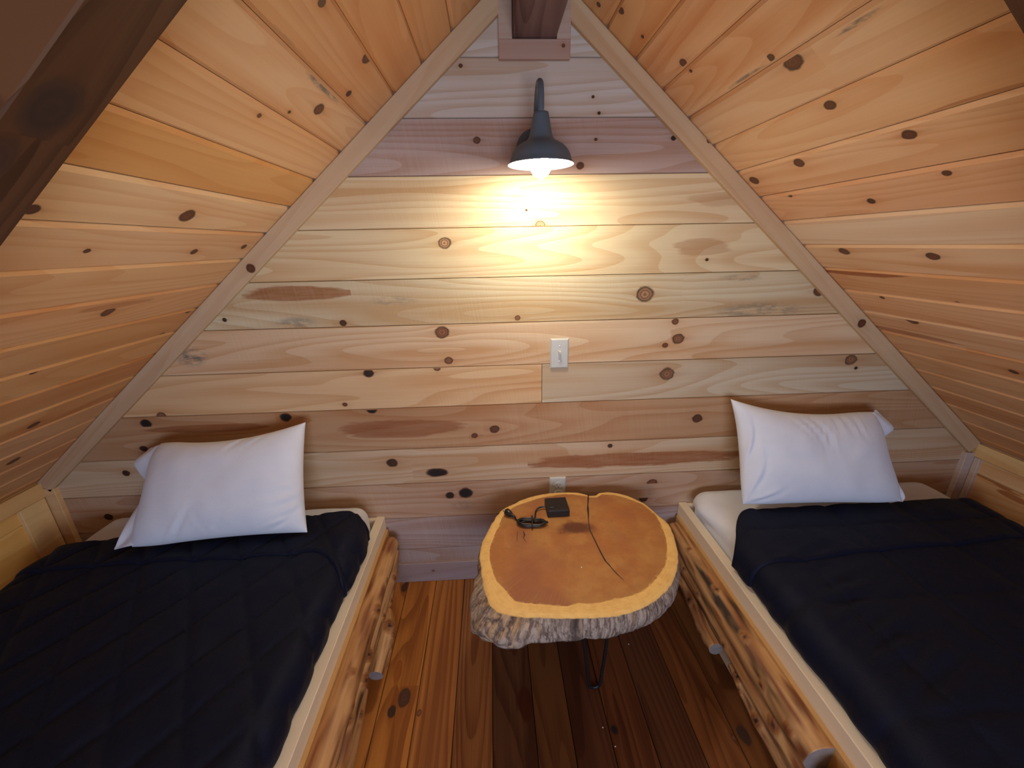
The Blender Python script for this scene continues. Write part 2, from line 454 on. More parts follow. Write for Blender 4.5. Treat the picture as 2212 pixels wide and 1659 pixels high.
for side in (-1, 1):
    Bc = slope(side); fn = onslope(Bc); ks = []
    for px, py, r, dk in CK[side]:
        p, q = rad(fn, px, py, r, r); u, v = Bc.loc(p); ks.append((u, v, q * 1.25, q, 0, dk, 1.0))
    if side < 0:
        for px, py, rx, ry, dk in ((700, 190, 60, 9, .9), (620, 90, 90, 10, .8)):
            p, q = rad(fn, px, py, 10, 10); u, v = Bc.loc(p); ks.append((u, v, q * 9, q * .9, 2, dk, 1))
        for px, py, rr, el in ((255, 660, 7, 10),):
            p, q = rad(fn, px, py, rr, rr); u, v = Bc.loc(p); ks.append((u, v, q * el, q, 1, .5, 1))
    else:
        for px, py, rr, el, kd, dk in ((1610, 170, 8, 9, 2, 1), (1850, 50, 9, 9, 2, .9), (2100, 215, 8, 14, 1, .6), (1850, 590, 7, 12, 1, 1), (1960, 720, 6, 12, 1, .9)):
            p, q = rad(fn, px, py, rr, rr); u, v = Bc.loc(p); ks.append((u, v, q * el, q, kd, dk, 1))
    base = (2.049 if side < 0 else 1.979 + .0793 * 1)
    z = base
    while z < ZA: z += .0793
    edges = []
    while z > ZK - .08: edges.append(z); z -= .0793
    edges = [(min(max(e, ZK), ZA) - ZK) / SINS for e in edges]
    L = -YB
    n = 0
    rs = random.Random(11 if side < 0 else 23)
    for a, b in zip(edges[:-1], edges[1:]):
        if a - b < .01: continue
        n += 1
        w = rs.random()
        t = (.84 - .10 * w, .51 - .09 * w - .02 * rs.random(), .245 - .06 * w)
        kk = [k for k in ks if b < k[1] <= a]
        # long boards with an occasional butt joint behind the camera
        t = (CT[side] + [(.80, .46, .22)] * 30)[n - 1 - EX[side]] if n - 1 - EX[side] >= 0 else (.80, .45, .2)
        t = tuple(v_ * (.97 + .06 * w) for v_ in t)
        Bc.board(0.001, L, b, a, t, kk, c=.0085, dep=.0075, gap=.001, seed=5 + n * 1.37 + side)
    Bc.face([(0, 0, -.012), (L, 0, -.012), (L, edges[0], -.012), (0, edges[0], -.012)], (.12, .06, .03))
    tag(Bc.build('ceiling', M['pine_ceiling']), kind='structure')

# ---- knee walls (horizontal boards) with frame trims
for side in (-1, 1):
    if side < 0: Bk = Boards((XL, YB, 0), (0, 1, 0), (0, 0, 1))
    else: Bk = Boards((XR, 0, 0), (0, -1, 0), (0, 0, 1))
    fn = lambda px, py: atX(px, py, XL if side < 0 else XR)
    ks = []
    if side < 0:
        p, q = rad(fn, 36, 1104, 5, 5); u, v = Bk.loc(p); ks.append((u, v, q, q, 0, .8, 1))
    else:
        for px, py, rr, el, dk in ((2145, 1040, 9, 5, .9), (2190, 1075, 10, 4, .9), (2180, 1060, 5, 6, .9)):
            p, q = rad(fn, px, py, rr, rr); u, v = Bk.loc(p); ks.append((u, v, q * el, q * .8, 1, dk, 1))
    tones = [(.88, .56, .20), (.92, .60, .20), (.95, .63, .21), (.95, .63, .21)] if side < 0 else [(.78, .52, .27), (.80, .54, .29), (.74, .47, .22), (.82, .57, .30)]
    zs = [0, .17, .30, .46, ZK] if side > 0 else [0, .15, .31, .47, ZK]
    for i in range(4):
        Bk.board(0, -YB, zs[i], zs[i + 1], tones[i], [k for k in ks if zs[i] < k[1] <= zs[i + 1]], c=.002, dep=.004, gap=.001)
    Bk.face([(0, 0, -.006), (-YB, 0, -.006), (-YB, ZK, -.006), (0, ZK, -.006)], (.1, .06, .03))
    tag(Bk.build('wall_left' if side < 0 else 'wall_right', M['pine_knee']), kind='structure')

# ---- floor boards
edges = [-2.0, -1.8, -1.68, -1.55, -1.43, -1.30, -1.17, -1.05, -.92, -.80, -.67, -.545, -.42, -.295, -.166, -.042, .092, .205, .322, .447, .585, .705, .83, .955, 1.08, 1.2, 1.33, 1.455, 1.58, 1.70, 1.83, 1.95, 2.12]
Bf = Boards((0, 0, 0), (0, -1, 0), (1, 0, 0))   # N = (0,-1,0)x(1,0,0) = +z
fk = []
for px, py, r, kd, dk, el in ((873, 1507, 13, 0, .8, 1.4), (846, 1537, 9, 0, .9, 1.3), (905, 1540, 5, 0, .5, 1.3), (876, 1268, 7, 0, .85, 1.5), (1327, 1576, 8, 0, 1, 1.2),
                             (1607, 1588, 12, 0, .9, 1.5), (1585, 1594, 5, 0, .6, 1.2), (1135, 1520, 20, 1, 1, 2.0), (860, 1450, 9, 1, .7, 3)):
    p, q = rad(lambda a, b: atZ(a, b, 0), px, py, r, r); u, v = Bf.loc(p); fk.append((u, v, q * el, q, kd, dk, 1.3))
ft = {-.42: (0.529, 0.200, 0.033), -.295: (0.45, 0.172, 0.034), -.166: (.32, .125, .034), -.042: (0.116, 0.045, 0.016), .092: (0.134, 0.051, 0.013), .205: (0.107, 0.036, 0.013), .322: (0.152, 0.049, 0.013),  # boards around the table's shadow get darker tones, so shade is partly painted in
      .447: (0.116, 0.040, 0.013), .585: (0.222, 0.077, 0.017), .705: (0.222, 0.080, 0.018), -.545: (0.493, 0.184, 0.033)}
for a, b in zip(edges[:-1], edges[1:]):
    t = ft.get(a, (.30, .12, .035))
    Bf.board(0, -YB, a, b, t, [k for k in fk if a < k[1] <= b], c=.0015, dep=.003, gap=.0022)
Bf.face([(0, XL - .1, -.006), (-YB, XL - .1, -.006), (-YB, XR + .1, -.006), (0, XR + .1, -.006)], (.03, .015, .01))
tag(Bf.build('floor', M['floor']), kind='structure')

# ---- trims
tr = (.66, .49, .31)
TT = .019
def trim(n, O, U, V, L, Wd, T, tone=tr, knots=()):
    o = timber('trim_%d' % n, O, U, V, L, Wd, T, tone, M['trim'], knots); return tag(o, kind='structure')
# gable rakes: front face at y=-TT, lying just under the ceiling boards
LEN = (XC - XL) / COSS
RW = .058
def kl(O, U, V, px, py, r, dk=.6):
    p, q = rad(lambda a, b: atY(a, b, -TT), px, py, r, r); d = p - Vector(O); return (d.dot(Vector(U)), d.dot(Vector(V)), q, q, 0, dk)
Ul = Vector((COSS, 0, SINS)); Vl = Vector((-SINS, 0, COSS))
Ol = Vector((XL, -TT, ZK)) - Vl * RW
trim(1, Ol, Ul, Vl, LEN - .012, RW - .001, TT, tr, [kl(Ol, Ul, Vl, 541, 580, 9, .7)])
Ur = Vector((COSS, 0, -SINS)); Vr = Vector((SINS, 0, COSS))
Or = Vector((XC, -TT, ZA)) - Vr * RW
trim(2, Or + Ur * .012, Ur, Vr, LEN - .012, RW - .001, TT, (.66, .48, .29), [kl(Or, Ur, Vr, 1528, 295, 7, .7), kl(Or, Ur, Vr, 1858, 694, 8, .7)])
# frame around the ridge beam
trim(3, (.046, -TT - .001, 1.978), (1, 0, 0), (0, 0, 1), .217, .050, TT, (.52, .37, .31), [(.195, .033, .005, .005, 0, .6)])
trim(4, (.046, -TT - .0005, 2.028), (1, 0, 0), (0, 0, 1), .041, .12, TT, (.56, .42, .34))
trim(5, (.221, -TT - .0005, 2.028), (1, 0, 0), (0, 0, 1), .042, .12, TT, (.56, .42, .34))
# knee wall cap strips, corner posts and the flat casings beside them
trim(6, (XL + .016, YB, ZK - .062), (0, 1, 0), (0, 0, 1), -YB - .0, .060, .016, (.85, .60, .27))
trim(7, (XR - .016, 0, ZK - .062), (0, -1, 0), (0, 0, 1), -YB, .060, .016, (.85, .60, .27))
trim(8, (XL + .014, -.115, 0), (0, 1, 0), (0, 0, 1), .092, ZK - .064, .014, (.85, .60, .28))
trim(9, (XL + .001, -TT, 0), (1, 0, 0), (0, 0, 1), .052, ZK - .03, TT, (.80, .54, .27))
trim(10, (XR - .053, -TT, 0), (1, 0, 0), (0, 0, 1), .052, ZK - .045, TT, (.60, .48, .40))
trim(11, (XR - .014, -.02, 0), (0, -1, 0), (0, 0, 1), .022, ZK - .064, .014, (.62, .50, .40))
# baseboard
bb = timber('baseboard_back', (-.505, -.016, 0), (1, 0, 0), (0, 0, 1), 1.32, .102, .016, (.38, .29, .27), M['trim'], [(.2, .06, .006, .005, 0, .3)])
tag(bb, kind='structure')

# ---- dark beams
BT = (.075, .038, .024)
o = timber('ridge_beam', (.219, -.0005, 2.03), (0, -1, 0), (-1, 0, 0), -YB, .130, .115, (.19, .11, .10), M['beam'])
tag(o, 'dark brown stained ridge beam running overhead into the gable peak above the lamp', 'beam')
def rafter(side, label, y0, y1):
    d = .14
    V = Vector((COSS * -side, 0, SINS)); base = Vector((XL if side < 0 else XR, 0, ZK))
    Nn = Vector((-SINS * -side, 0, COSS)) * -1       # into the room, perpendicular to the slope
    L0, L1 = .12, LEN - .14
    P0 = base + V * L0 + Nn * d
    U = V; Vv = Vector((0, 1, 0)) if side > 0 else Vector((0, -1, 0))
    st = y1 if side < 0 else y0
    O = Vector((P0.x, y1, P0.z)) if side < 0 else Vector((P0.x, y0, P0.z))
    B2 = U.cross(Vv)
    if B2.dot(Nn) < 0: raise RuntimeError('rafter')
    kn = [(1.575 - .12 + .12, .047, .034, .026, 0, .95), (1.50, .066, .03, .02, 0, .9)] if side < 0 else ()
    o = timber('rafter_beam', O, U, Vv, L1 - L0, abs(y1 - y0), d - .001, (.10, .042, .016), M['beam'], kn)
    return tag(o, label, 'beam')
rafter(-1, 'dark stained rafter beam under the left ceiling slope, wide and knotty', -1.045, -.963)
rafter(1, 'dark stained rafter beam under the right ceiling slope, barely in view', -1.04, -.957)

# ------------------------------------------------------------------ plain materials
def plain(name, c, rough=.5, metal=0, spec=.4, sheen=0):
    m = Mat(name, rough, spec); m.b.inputs['Metallic'].default_value = metal
    x, y, z = m.obj(); n = m.noise(x, y, z, 60, 2)
    if sheen: m.b.inputs['Sheen Weight'].default_value = sheen
    return m.out(m.mix((n - .5) * .5 + .5, tuple(v * .92 for v in c), tuple(min(1, v * 1.08) for v in c)))
M['white_plastic'] = plain('white_plastic', (.62, .62, .56), .35)
M['slot'] = plain('dark_slot', (.02, .02, .02), .6)
M['screw'] = plain('screw_metal', (.55, .55, .52), .3, .9)
M['black_metal'] = plain('black_metal', (.012, .013, .015), .35)
M['lamp_metal'] = plain('dark_lamp_enamel', (.085, .120, .155), .45, spec=.5)
M['enamel'] = plain('white_enamel', (.85, .85, .82), .4)
M['black_plastic'] = plain('black_plastic', (.018, .016, .016), .42)
M['black_rubber'] = plain('black_cord_rubber', (.008, .008, .009), .3, spec=.5)
M['crumb'] = plain('crumb', (.85, .8, .7), .7)
def cloth(name, c, rough, sc, st, sheen=.2):
    m = Mat(name, rough, .2); m.b.inputs['Sheen Weight'].default_value = sheen
    x, y, z = m.obj(); a = m.noise(x * sc, y * sc, z * sc, 1, 2); b = m.noise(x, y, z, 9, 3)
    return m.out(m.mix(b, tuple(v * .9 for v in c), tuple(min(1, v * 1.1) for v in c)), a * .5 + b, .003, st)
M['sheet'] = cloth('white_cotton', (.80, .85, .95), .8, 300, .25)
M['quilt'] = cloth('navy_quilt_cotton', (.0025, .0050, .0190), .65, 220, .5, .02)
m = Mat('bulb_glow', .3); m.b.inputs['Emission Color'].default_value = (1, .86, .62, 1); m.b.inputs['Emission Strength'].default_value = BULB_W
m.out((1, .95, .85)); M['bulb'] = m.m

# rail: smooth pale wood, sapwood colour
M['rail'] = plank_mat('planed_pale_pine', .5, ringk=.12, red=(.88, .74, .58), bump=.08, fine=.15, blotch=.4)

# ------------------------------------------------------------------ wall lamp
LX, LY = .153, -.20
lamp = empty('wall_lamp', (LX, 0, 1.735), 'dark gooseneck wall lamp with a glowing bulb, mounted high in the gable', 'lamp')
prof = [(.012, 1.792), (.0205, 1.790), (.0225, 1.783), (.0245, 1.772), (.0275, 1.757), (.0305, 1.742), (.034, 1.730), (.040, 1.7215), (.052, 1.7155), (.064, 1.709),
        (.074, 1.700), (.081, 1.690), (.0855, 1.679), (.088, 1.669), (.0945, 1.6625), (.0945, 1.6605)]
V, F = lathe([(r, z) for r, z in prof], (LX, LY, 0), 64)
shade = mk('lamp_shade', V, F, M['lamp_metal'], lamp, True)
inner = [(max(r - .0018, .002), z - .0015) for r, z in prof[1:-1]] + [(.0940, 1.6605)]
V, F = lathe(inner, (LX, LY, 0), 64); F = [f[::-1] for f in F]
mk('reflector', V, F, M['enamel'], shade, True)
V, F = tube(spline([(LX, -.018, 1.752), (LX, -.045, 1.762), (LX, -.075, 1.80), (LX, -.10, 1.848), (LX, -.140, 1.874), (LX, -.180, 1.866), (LX, -.198, 1.835), (LX, LY, 1.788)], 8), .0088, 16)
mk('gooseneck_arm', V, F, M['lamp_metal'], lamp, True)
V, F = lathe([(.0001, -.024), (.012, -.024), (.018, -.019), (.045, -.017), (.054, -.012), (.056, -.0005)], (LX, 0, 1.742), 48, 'Y')
mk('wall_plate', V, F, M['lamp_metal'], lamp, True)
V, F = lathe([(.0001, 1.775), (.016, 1.773), (.0165, 1.70), (.015, 1.695), (.0001, 1.695)], (LX, LY, 0), 24)
mk('lamp_socket', V, F, M['enamel'], lamp, True)
V, F = lathe([(.012, 1.699), (.0135, 1.690), (.020, 1.680), (.0265, 1.668), (.029, 1.656), (.0275, 1.645), (.022, 1.636), (.014, 1.630), (.006, 1.627), (.0045, 1.622), (.0001, 1.6195)], (LX, LY, 0), 32)
mk('light_bulb', V, F, M['bulb'], lamp, True)

rl = bpy.data.lights.new('reflector_light', 'AREA'); rl.shape = 'DISK'; rl.size = .15; rl.spread = math.radians(175); rl.energy = 2.7; rl.color = (1, .92, .76)
rlo = bpy.data.objects.new('reflector_light', rl); COL.objects.link(rlo); rlo.location = (LX, LY, 1.666); rlo.rotation_euler = (math.radians(-6), 0, 0)

# ------------------------------------------------------------------ switch and outlet
def plate(c, w, h):
    V, F = [], []; t = .0065; b = .005
    for (x, z, y) in ((w / 2, h / 2, 0), (w / 2, h / 2, -.0025), (w / 2 - b, h / 2 - b, -t)):
        for sx, sz in ((-1, -1), (1, -1), (1, 1), (-1, 1)): V.append(Vector((c[0] + sx * x, y - .0002, c[1] + sz * z)))
    for i in range(2):
        for k in range(4): a, b_ = i * 4 + k, i * 4 + (k + 1) % 4; F.append([a, b_, b_ + 4, a + 4])
    F.append([8, 9, 10, 11]); F.append([3, 2, 1, 0]); return V, F
sw = empty('light_switch', (.251, 0, 1.050), 'white toggle light switch on the board wall below the lamp', 'light switch')
V, F = plate((.251, 1.050), .0705, .1165); mk('switch_plate', V, F, M['white_plastic'], sw)
V, F = boxg((.251, -.0085, 1.050), (.0095, .006, .024), .001); mk('toggle_bezel', V, F, M['white_plastic'], sw)
V, F = boxg((.251, -.0135, 1.056), (.0075, .014, .011), .0015); mk('toggle_lever', V, F, M['white_plastic'], sw)
for dz in (.030, -.030):
    V, F = lathe([(.0001, -.0082), (.0025, -.008), (.003, -.0062)], (.251, 0, 1.050 + dz), 12, 'Y'); mk('screw', V, F, M['screw'], sw)
ot = empty('wall_outlet', (.2545, 0, .451), 'white electrical outlet on the wall just behind the log slice table', 'outlet')
V, F = plate((.2545, .451), .0705, .1145); mk('outlet_plate', V, F, M['white_plastic'], ot)
for dz in (.0195, -.0195):
    V, F = lathe([(.0001, -.0095), (.0155, -.0095), (.017, -.0085), (.0172, -.006)], (.2575, 0, .451 + dz), 28, 'Y')
    r = mk('receptacle', V, F, M['white_plastic'], ot)
    g = join(boxg((.2575 - .0062, -.0097, .451 + dz + .004), (.0018, .001, .0075)), boxg((.2575 + .0062, -.0097, .451 + dz + .004), (.0018, .001, .0062)),
             boxg((.2575, -.0097, .451 + dz - .007), (.0042, .001, .0045)))
    mk('slot', *g, M['slot'], r)

# ------------------------------------------------------------------ log slice side table
ZT, TH = .475, .082
outer = [(1216, 1062.7), (1177, 1066), (1138, 1075), (1107, 1089), (1085, 1100), (1066, 1125), (1050, 1154), (1039, 1179), (1036, 1204), (1039, 1220), (1041, 1235), (1045, 1257), (1051, 1280),
         (1060, 1301), (1075, 1317), (1098, 1324), (1125, 1328), (1155, 1330), (1188, 1332), (1232, 1332), (1263, 1332), (1295, 1331), (1325, 1329), (1351, 1324.5), (1375, 1316), (1395, 1307), (1430, 1282),
         (1452, 1257), (1459, 1238), (1464, 1219), (1465, 1203), (1464, 1188), (1459, 1170), (1455, 1154), (1445, 1132), (1432, 1120), (1420, 1110), (1389, 1085), (1372, 1077), (1357.5, 1070.5), (1340, 1066),
         (1326, 1063), (1310, 1062), (1295, 1063.6), (1287, 1070), (1273, 1070), (1263, 1066.5), (1245, 1063)]
innr = [(1216, 1067.5), (1177, 1074), (1138, 1085), (1107, 1097), (1088, 1113), (1078, 1138), (1066, 1163), (1058, 1188), (1058, 1205), (1061, 1219), (1071, 1251), (1091, 1273), (1113, 1298), (1125, 1302),
        (1145, 1303), (1176, 1305.6), (1226, 1309), (1251, 1302.5), (1279, 1304), (1310, 1298), (1342, 1291.5), (1389, 1276), (1420, 1244.5), (1437.5, 1219), (1440.6, 1188), (1433, 1147), (1414, 1110), (1389, 1090),
        (1350, 1075), (1325, 1069), (1300, 1068), (1290, 1074), (1273, 1074), (1263, 1071)]
bott = [(1028, 1282), (1019, 1310), (1017, 1335), (1022, 1364), (1035, 1378), (1053, 1389), (1075, 1397), (1097, 1401), (1125, 1400), (1144, 1389), (1201, 1386), (1263, 1381), (1326, 1375), (1373, 1360.5), (1433, 1326), (1458, 1290), (1466, 1245)]
TC = Vector((.262, -.345))
def polar(pts, z):
    out = []
    for a, b in pts:
        p = atZ(a, b, z); d = Vector((p.x - TC.x, p.y - TC.y)); out.append((math.atan2(d.y, d.x), d.length))
    return sorted(out)
def prad(pl, a):
    n = len(pl); a = (a + PI) % (2 * PI) - PI
    for i in range(n):
        a0, r0 = pl[i]; a1, r1 = pl[(i + 1) % n]; s0 = a0; s1 = a1 if i < n - 1 else a1 + 2 * PI; aa = a if a >= a0 or i < n - 1 else a + 2 * PI
        if s0 <= aa <= s1: t = (aa - s0) / max(s1 - s0, 1e-6); return r0 * (1 - t) + r1 * t
    aa = a + 2 * PI; a0, r0 = pl[-1]; a1, r1 = pl[0]; t = (aa - a0) / (a1 + 2 * PI - a0); return r0 * (1 - t) + r1 * t
PO, PI_, PB = polar(outer, ZT), polar(innr, ZT), polar(bott, ZT - TH)
NA = 300
pm = Mat('log_slice_wood', .55, .3)
rho = S(pm.t, pm.attr('rho').outputs['Fac']); bark = S(pm.t, pm.attr('bark').outputs['Fac'])
x, y, z = pm.obj()
th, hh, _ = pm.uv('rim')
n1 = pm.noise(x, y, z, 9, 4, .6); n2 = pm.noise(x, y, z, 45, 3, .6); n3 = pm.noise(x, y, z, 4, 2)
rings = ((rho * 26 + n3 * 5).sin() * .5 + .5)
heart = pm.mix(n1.step(.38, .62), (.44, .18, .055), (.50, .25, .078))
heart = pm.mix(n3.step(.48, .66) * .8, heart, (.34, .125, .060))
heart = pm.mix(rings * .10 + n2.step(.4, .8) * .22, heart, (.26, .10, .045))
rad_ = pm.noise(th * 60, rho * 1.4, 0, 1, 2)
heart = pm.mix(rad_.step(.5, .75) * .35, heart, (.48, .26, .09))
# dark pith patch near the crack
px_ = (x + .0 - .012); py_ = (y - .058)
pp = ((px_ * px_ * .35 + py_ * py_ * 1.2).sqrt() + (n1 - .5) * .09 + (n2 - .5) * .03)
heart = pm.mix(pp.step(.05, .012) * .85, heart, (.10, .032, .022))
sap = pm.mix(n2.step(.35, .75), (.90, .60, .21), (.80, .49, .15))
sap = pm.mix(rings * .25, sap, (.92, .66, .28))
top = pm.mix((rho + (n2 - .5) * .12).step(.985, 1.03), heart, sap)
# weathered rim
g2_ = pm.noise(th * 9, hh * 14, 5, 1, 2); g1 = pm.noise(th * 38 + n1 * 6, hh * 22 + n1 * 5, n1 * 2, 1, 5, .7); g2 = pm.noise(th * 16, hh * 8, 3, 1, 3)
bk = pm.mix(g1.step(.38, .62), (.16, .11, .085), (.52, .42, .33))
dsw = (((th - 3.95) * .33) * ((th - 3.95) * .33) + (hh - .438) * (hh - .438)).sqrt()
swr = ((dsw * 300 + n1 * 40 + n2 * 5).sin() * .5 + .5)
bk = pm.mix(dsw.step(.085, .035) * swr * .65, bk, (.07, .045, .035))
bk = pm.mix(dsw.step(.09, .05) * (1 - swr) * g2_.step(.4, .6) * .7, bk, (.62, .40, .20))
bk = pm.mix(g2.step(.60, .72) * .75, bk, (.055, .04, .035))
bk = pm.mix(g2.step(.42, .30) * .6, bk, (.50, .32, .14))
burn = ((th - 4.52).abs() * 14).clamp()
bk = pm.mix((1 - burn) * .8, bk, (.05, .035, .028))
g3 = pm.noise(th * 160, hh * 3, 7, 1, 2)
bk = pm.mix(g3.step(.36, .28), bk, (.03, .02, .015))
cc = pm.mix(bark.step(.3, .7), top, bk)
ro = pm.t.nodes.new('ShaderNodeMapRange'); pm.t.links.new(bark.k, ro.inputs[0]); ro.inputs[3].default_value = .52; ro.inputs[4].default_value = .85
tblm = pm.out(cc, g1 * bark * 2.5 + n2 * .15, .006, .6, S(pm.t, ro.outputs[0]))

tb = empty('side_table', (TC.x, TC.y, 0), 'round live edge log slice side table on black hairpin legs between the beds', 'table')
V, F, RHO, BARK, RIM = [], [], [], [], []
ths = [2 * PI * k / NA for k in range(NA)]
def ro_(a):
    r = prad(PO, a); return r + .0025 * nz(math.cos(a) * 14, math.sin(a) * 14, 2) + .0012 * nz(math.cos(a) * 50, math.sin(a) * 50, 2)
OUT = [ro_(a) for a in ths]; INN = [prad(PI_, a) + .0016 * nz(math.cos(a) * 25, math.sin(a) * 25, 9) for a in ths]
INN = [min(i, o - .004) for i, o in zip(INN, OUT)]
BOT = []
for k, a in enumerate(ths):
    ad = math.degrees(a)
    if 190 <= ad <= 350: b = prad(PB, a)
    else: b = OUT[k] - .004
    BOT.append(b)
def wdist(a, b): return abs((a - b + PI) % (2 * PI) - PI)
for k in range(NA):   # smooth the change between seen and unseen outline
    ad = math.degrees(ths[k])
    w = min(1, max(0, (ad - 192) / 16)) * min(1, max(0, (345 - ad) / 25)) if 190 <= ad <= 350 else 0
    BOT[k] = (OUT[k] - .004) * (1 - w) + max(BOT[k], OUT[k] - .02) * w
c0 = len(V); V.append(Vector((TC.x, TC.y, ZT))); RHO.append(0); BARK.append(0)
rows = []
def ring_row(rf, zf, rh, bk_):
    i0 = len(V)
    for k, a in enumerate(ths):
        r = rf(k); V.append(Vector((TC.x + r * math.cos(a), TC.y + r * math.sin(a), zf(k)))); RHO.append(rh(k)); BARK.append(bk_)
    rows.append(i0); return i0
for j in range(1, 15): ring_row(lambda k: INN[k] * j / 14, lambda k: ZT, lambda k: j / 14, 0)
for j in range(1, 5): ring_row(lambda k: INN[k] + (OUT[k] - INN[k] - .004) * j / 4, lambda k: ZT - .001 * (j == 4), lambda k: 1 + j / 4, 0)
ntop = len(rows)
NR = 12
for j in range(0, NR + 1):
    t = j / NR
    def rf(k, t=t):
        a = ths[k]; r = OUT[k] * (1 - t) + BOT[k] * t
        bulge = .010 * math.sin(PI * t) * (1 + 1.3 * (wdist(a, math.radians(220)) < .35))
        rid = .0026 * nz(a * 18, t * 1.6, 1) + .0012 * nz(a * 60, t * 2.5, 4)
        burl = .012 * max(0, 1 - wdist(a, math.radians(222)) / .35) * nz(a * 12, t * 4, 6)
        return r + (bulge + rid + burl) * min(1, t * 5)
    ring_row(rf, lambda k, t=t: ZT - .003 - (TH - .003) * t - .004 * t * nz(math.cos(ths[k]) * 6, math.sin(ths[k]) * 6, 8), lambda k: 2, .15 if j == 0 else 1)
ring_row(lambda k: BOT[k] * .97, lambda k: ZT - TH + .001, lambda k: 2, 1)
cb = len(V); V.append(Vector((TC.x, TC.y, ZT - TH + .001))); RHO.append(2); BARK.append(1)
for k in range(NA):
    F.append([c0, rows[0] + k, rows[0] + (k + 1) % NA])
for i in range(len(rows) - 1):
    for k in range(NA):
        a, b = rows[i] + k, rows[i] + (k + 1) % NA; c, d = rows[i + 1] + (k + 1) % NA, rows[i + 1] + k
        F.append([a, d, c, b])
for k in range(NA): F.append([cb, rows[-1] + (k + 1) % NA, rows[-1] + k])
def rimuv(i, seam):
    v = V[i]; a = math.atan2(v.y - TC.y, v.x - TC.x) % (2 * PI)
    if seam and a < 1: a += 2 * PI
    return (a, v.z)
uvs = []
for f in F:
    aa = [math.atan2(V[i].y - TC.y, V[i].x - TC.x) % (2 * PI) for i in f]; seam = max(aa) - min(aa) > PI
    uvs += [rimuv(i, seam) for i in f]
mi = [0] * len(F)
# drying crack: thin dark slit lying in the top face
def slit(pts, ws):
    i0 = len(V); P = [atZ(a, b, ZT + .0006) for a, b in pts]
    for i, p in enumerate(P):
        t = (P[min(i + 1, len(P) - 1)] - P[max(i - 1, 0)]).normalized(); s = Vector((-t.y, t.x, 0))
        for q in (-1, 1): V.append(p + s * ws[i] * q * .5); RHO.append(0); BARK.append(0)
    for i in range(len(P) - 1):
        a = i0 + i * 2; F.append([a, a + 1, a + 3, a + 2]); mi.append(1); uvs.extend([(0, 0)] * 4)
slit([(1271, 1068), (1270.5, 1078), (1270, 1090), (1270, 1100), (1271, 1112), (1271, 1122), (1272, 1132), (1274, 1145), (1284, 1165), (1297, 1192), (1308, 1212), (1318, 1224)],
     [.004, .0055, .004, .0075, .005, .003, .0025, .0030, .004, .0045, .0045, .001])
slit([(1313, 1215), (1322, 1228), (1333, 1240), (1348, 1254)], [.001, .003, .003, .0008])
slit([(1130, 1146), (1133, 1155), (1131, 1163)], [.001, .005, .001]); slit([(1118, 1148), (1117, 1160), (1116, 1170)], [.001, .0015, .001]); slit([(1127, 1158), (1133, 1165), (1137, 1172)], [.001, .002, .001])
mk('tabletop', V, F, [tblm, M['slot']], tb, True, mi=mi, uv={'rim': uvs}, fl={'rho': RHO, 'bark': BARK})
def hairpin(foot, a, spread=.055):
    fx, fy = foot; d = Vector((math.cos(a), math.sin(a), 0)); zt = ZT - TH
    top = Vector((fx, fy, zt)) + Vector((TC.x - fx, TC.y - fy, 0)) * .10
    A, Bq = top - d * spread, top + d * spread; f = Vector((fx, fy, .006))
    return spline([A, A * .5 + (f - d * .02) * .5, f - d * .021 + Vector((0, 0, .03)), f - d * .012 + Vector((0, 0, .003)), f + d * .012 + Vector((0, 0, .003)), f + d * .021 + Vector((0, 0, .03)), Bq * .5 + (f + d * .02) * .5, Bq], 6), top
for foot, a in (((.306, -.531), 0.05), ((.075, -.20), 2.2), ((.46, -.17), .8)):
    pts, top = hairpin(foot, a)
    g = join(tube(pts, .0055, 10), boxg((top.x, top.y, ZT - TH - .0015), (.13, .035, .003), .001, a))
    mk('hairpin_leg', *g, M['black_metal'], tb, True)
for px, py, zz, w in ((1256, 1226, ZT + .001, 'on the table top'), (1358, 1392, .001, 'on the floor right of the hairpin leg'), (1302, 1572, .001, 'on the dark floor in front of the table'), (1329, 1613, .001, 'on the floor, nearest the camera')):
    p = atZ(px, py, zz)
    bm = bmesh.new(); bmesh.ops.create_icosphere(bm, subdivisions=1, radius=.0022)
    for v in bm.verts: v.co = v.co * (1 + .3 * nz(v.co.x * 900, v.co.y * 900, px)) + p + Vector((0, 0, .0012))
    bm.verts.index_update(); g = ([v.co.copy() for v in bm.verts], [[v.index for v in f.verts] for f in bm.faces]); bm.free()
    tag(mk('crumb', *g, M['crumb']), 'tiny white crumb ' + w, 'crumb', 'crumbs')

# ------------------------------------------------------------------ power strip
c4 = [atZ(*p, ZT + .031) for p in ((1178, 1075), (1223, 1073), (1230, 1101), (1181, 1104))]
pc = sum(c4, Vector()) / 4; pc.z = ZT
pw = ((c4[1] - c4[0]).length + (c4[2] - c4[3]).length) / 2; ph_ = ((c4[3] - c4[0]).length + (c4[2] - c4[1]).length) / 2
prz = math.atan2(c4[2].y - c4[3].y, c4[2].x - c4[3].x)
ps = empty('power_strip', (pc.x, pc.y, ZT), 'square black power strip with its cord bundled up, on the log slice table', 'power strip')
V, F = boxg((pc.x, pc.y, ZT + .0158), (pw, ph_, .030), .004, prz, 3); body = mk('housing', V, F, M['black_plastic'], ps)
cr, sr = math.cos(prz), math.sin(prz)
def pl(u, v, w=.0): return Vector((pc.x + u * cr - v * sr, pc.y + u * sr + v * cr, ZT + .0308 + w))
for i in range(3):
    u = -.026 + i * .026
    g = join(boxg(pl(u - .004, .028), (.002, .008, .0012), 0, prz), boxg(pl(u + .005, .028), (.002, .0065, .0012), 0, prz), boxg(pl(u, .016), (.0045, .0045, .0012), .0005, prz))
    mk('socket', *g, M['slot'], body)
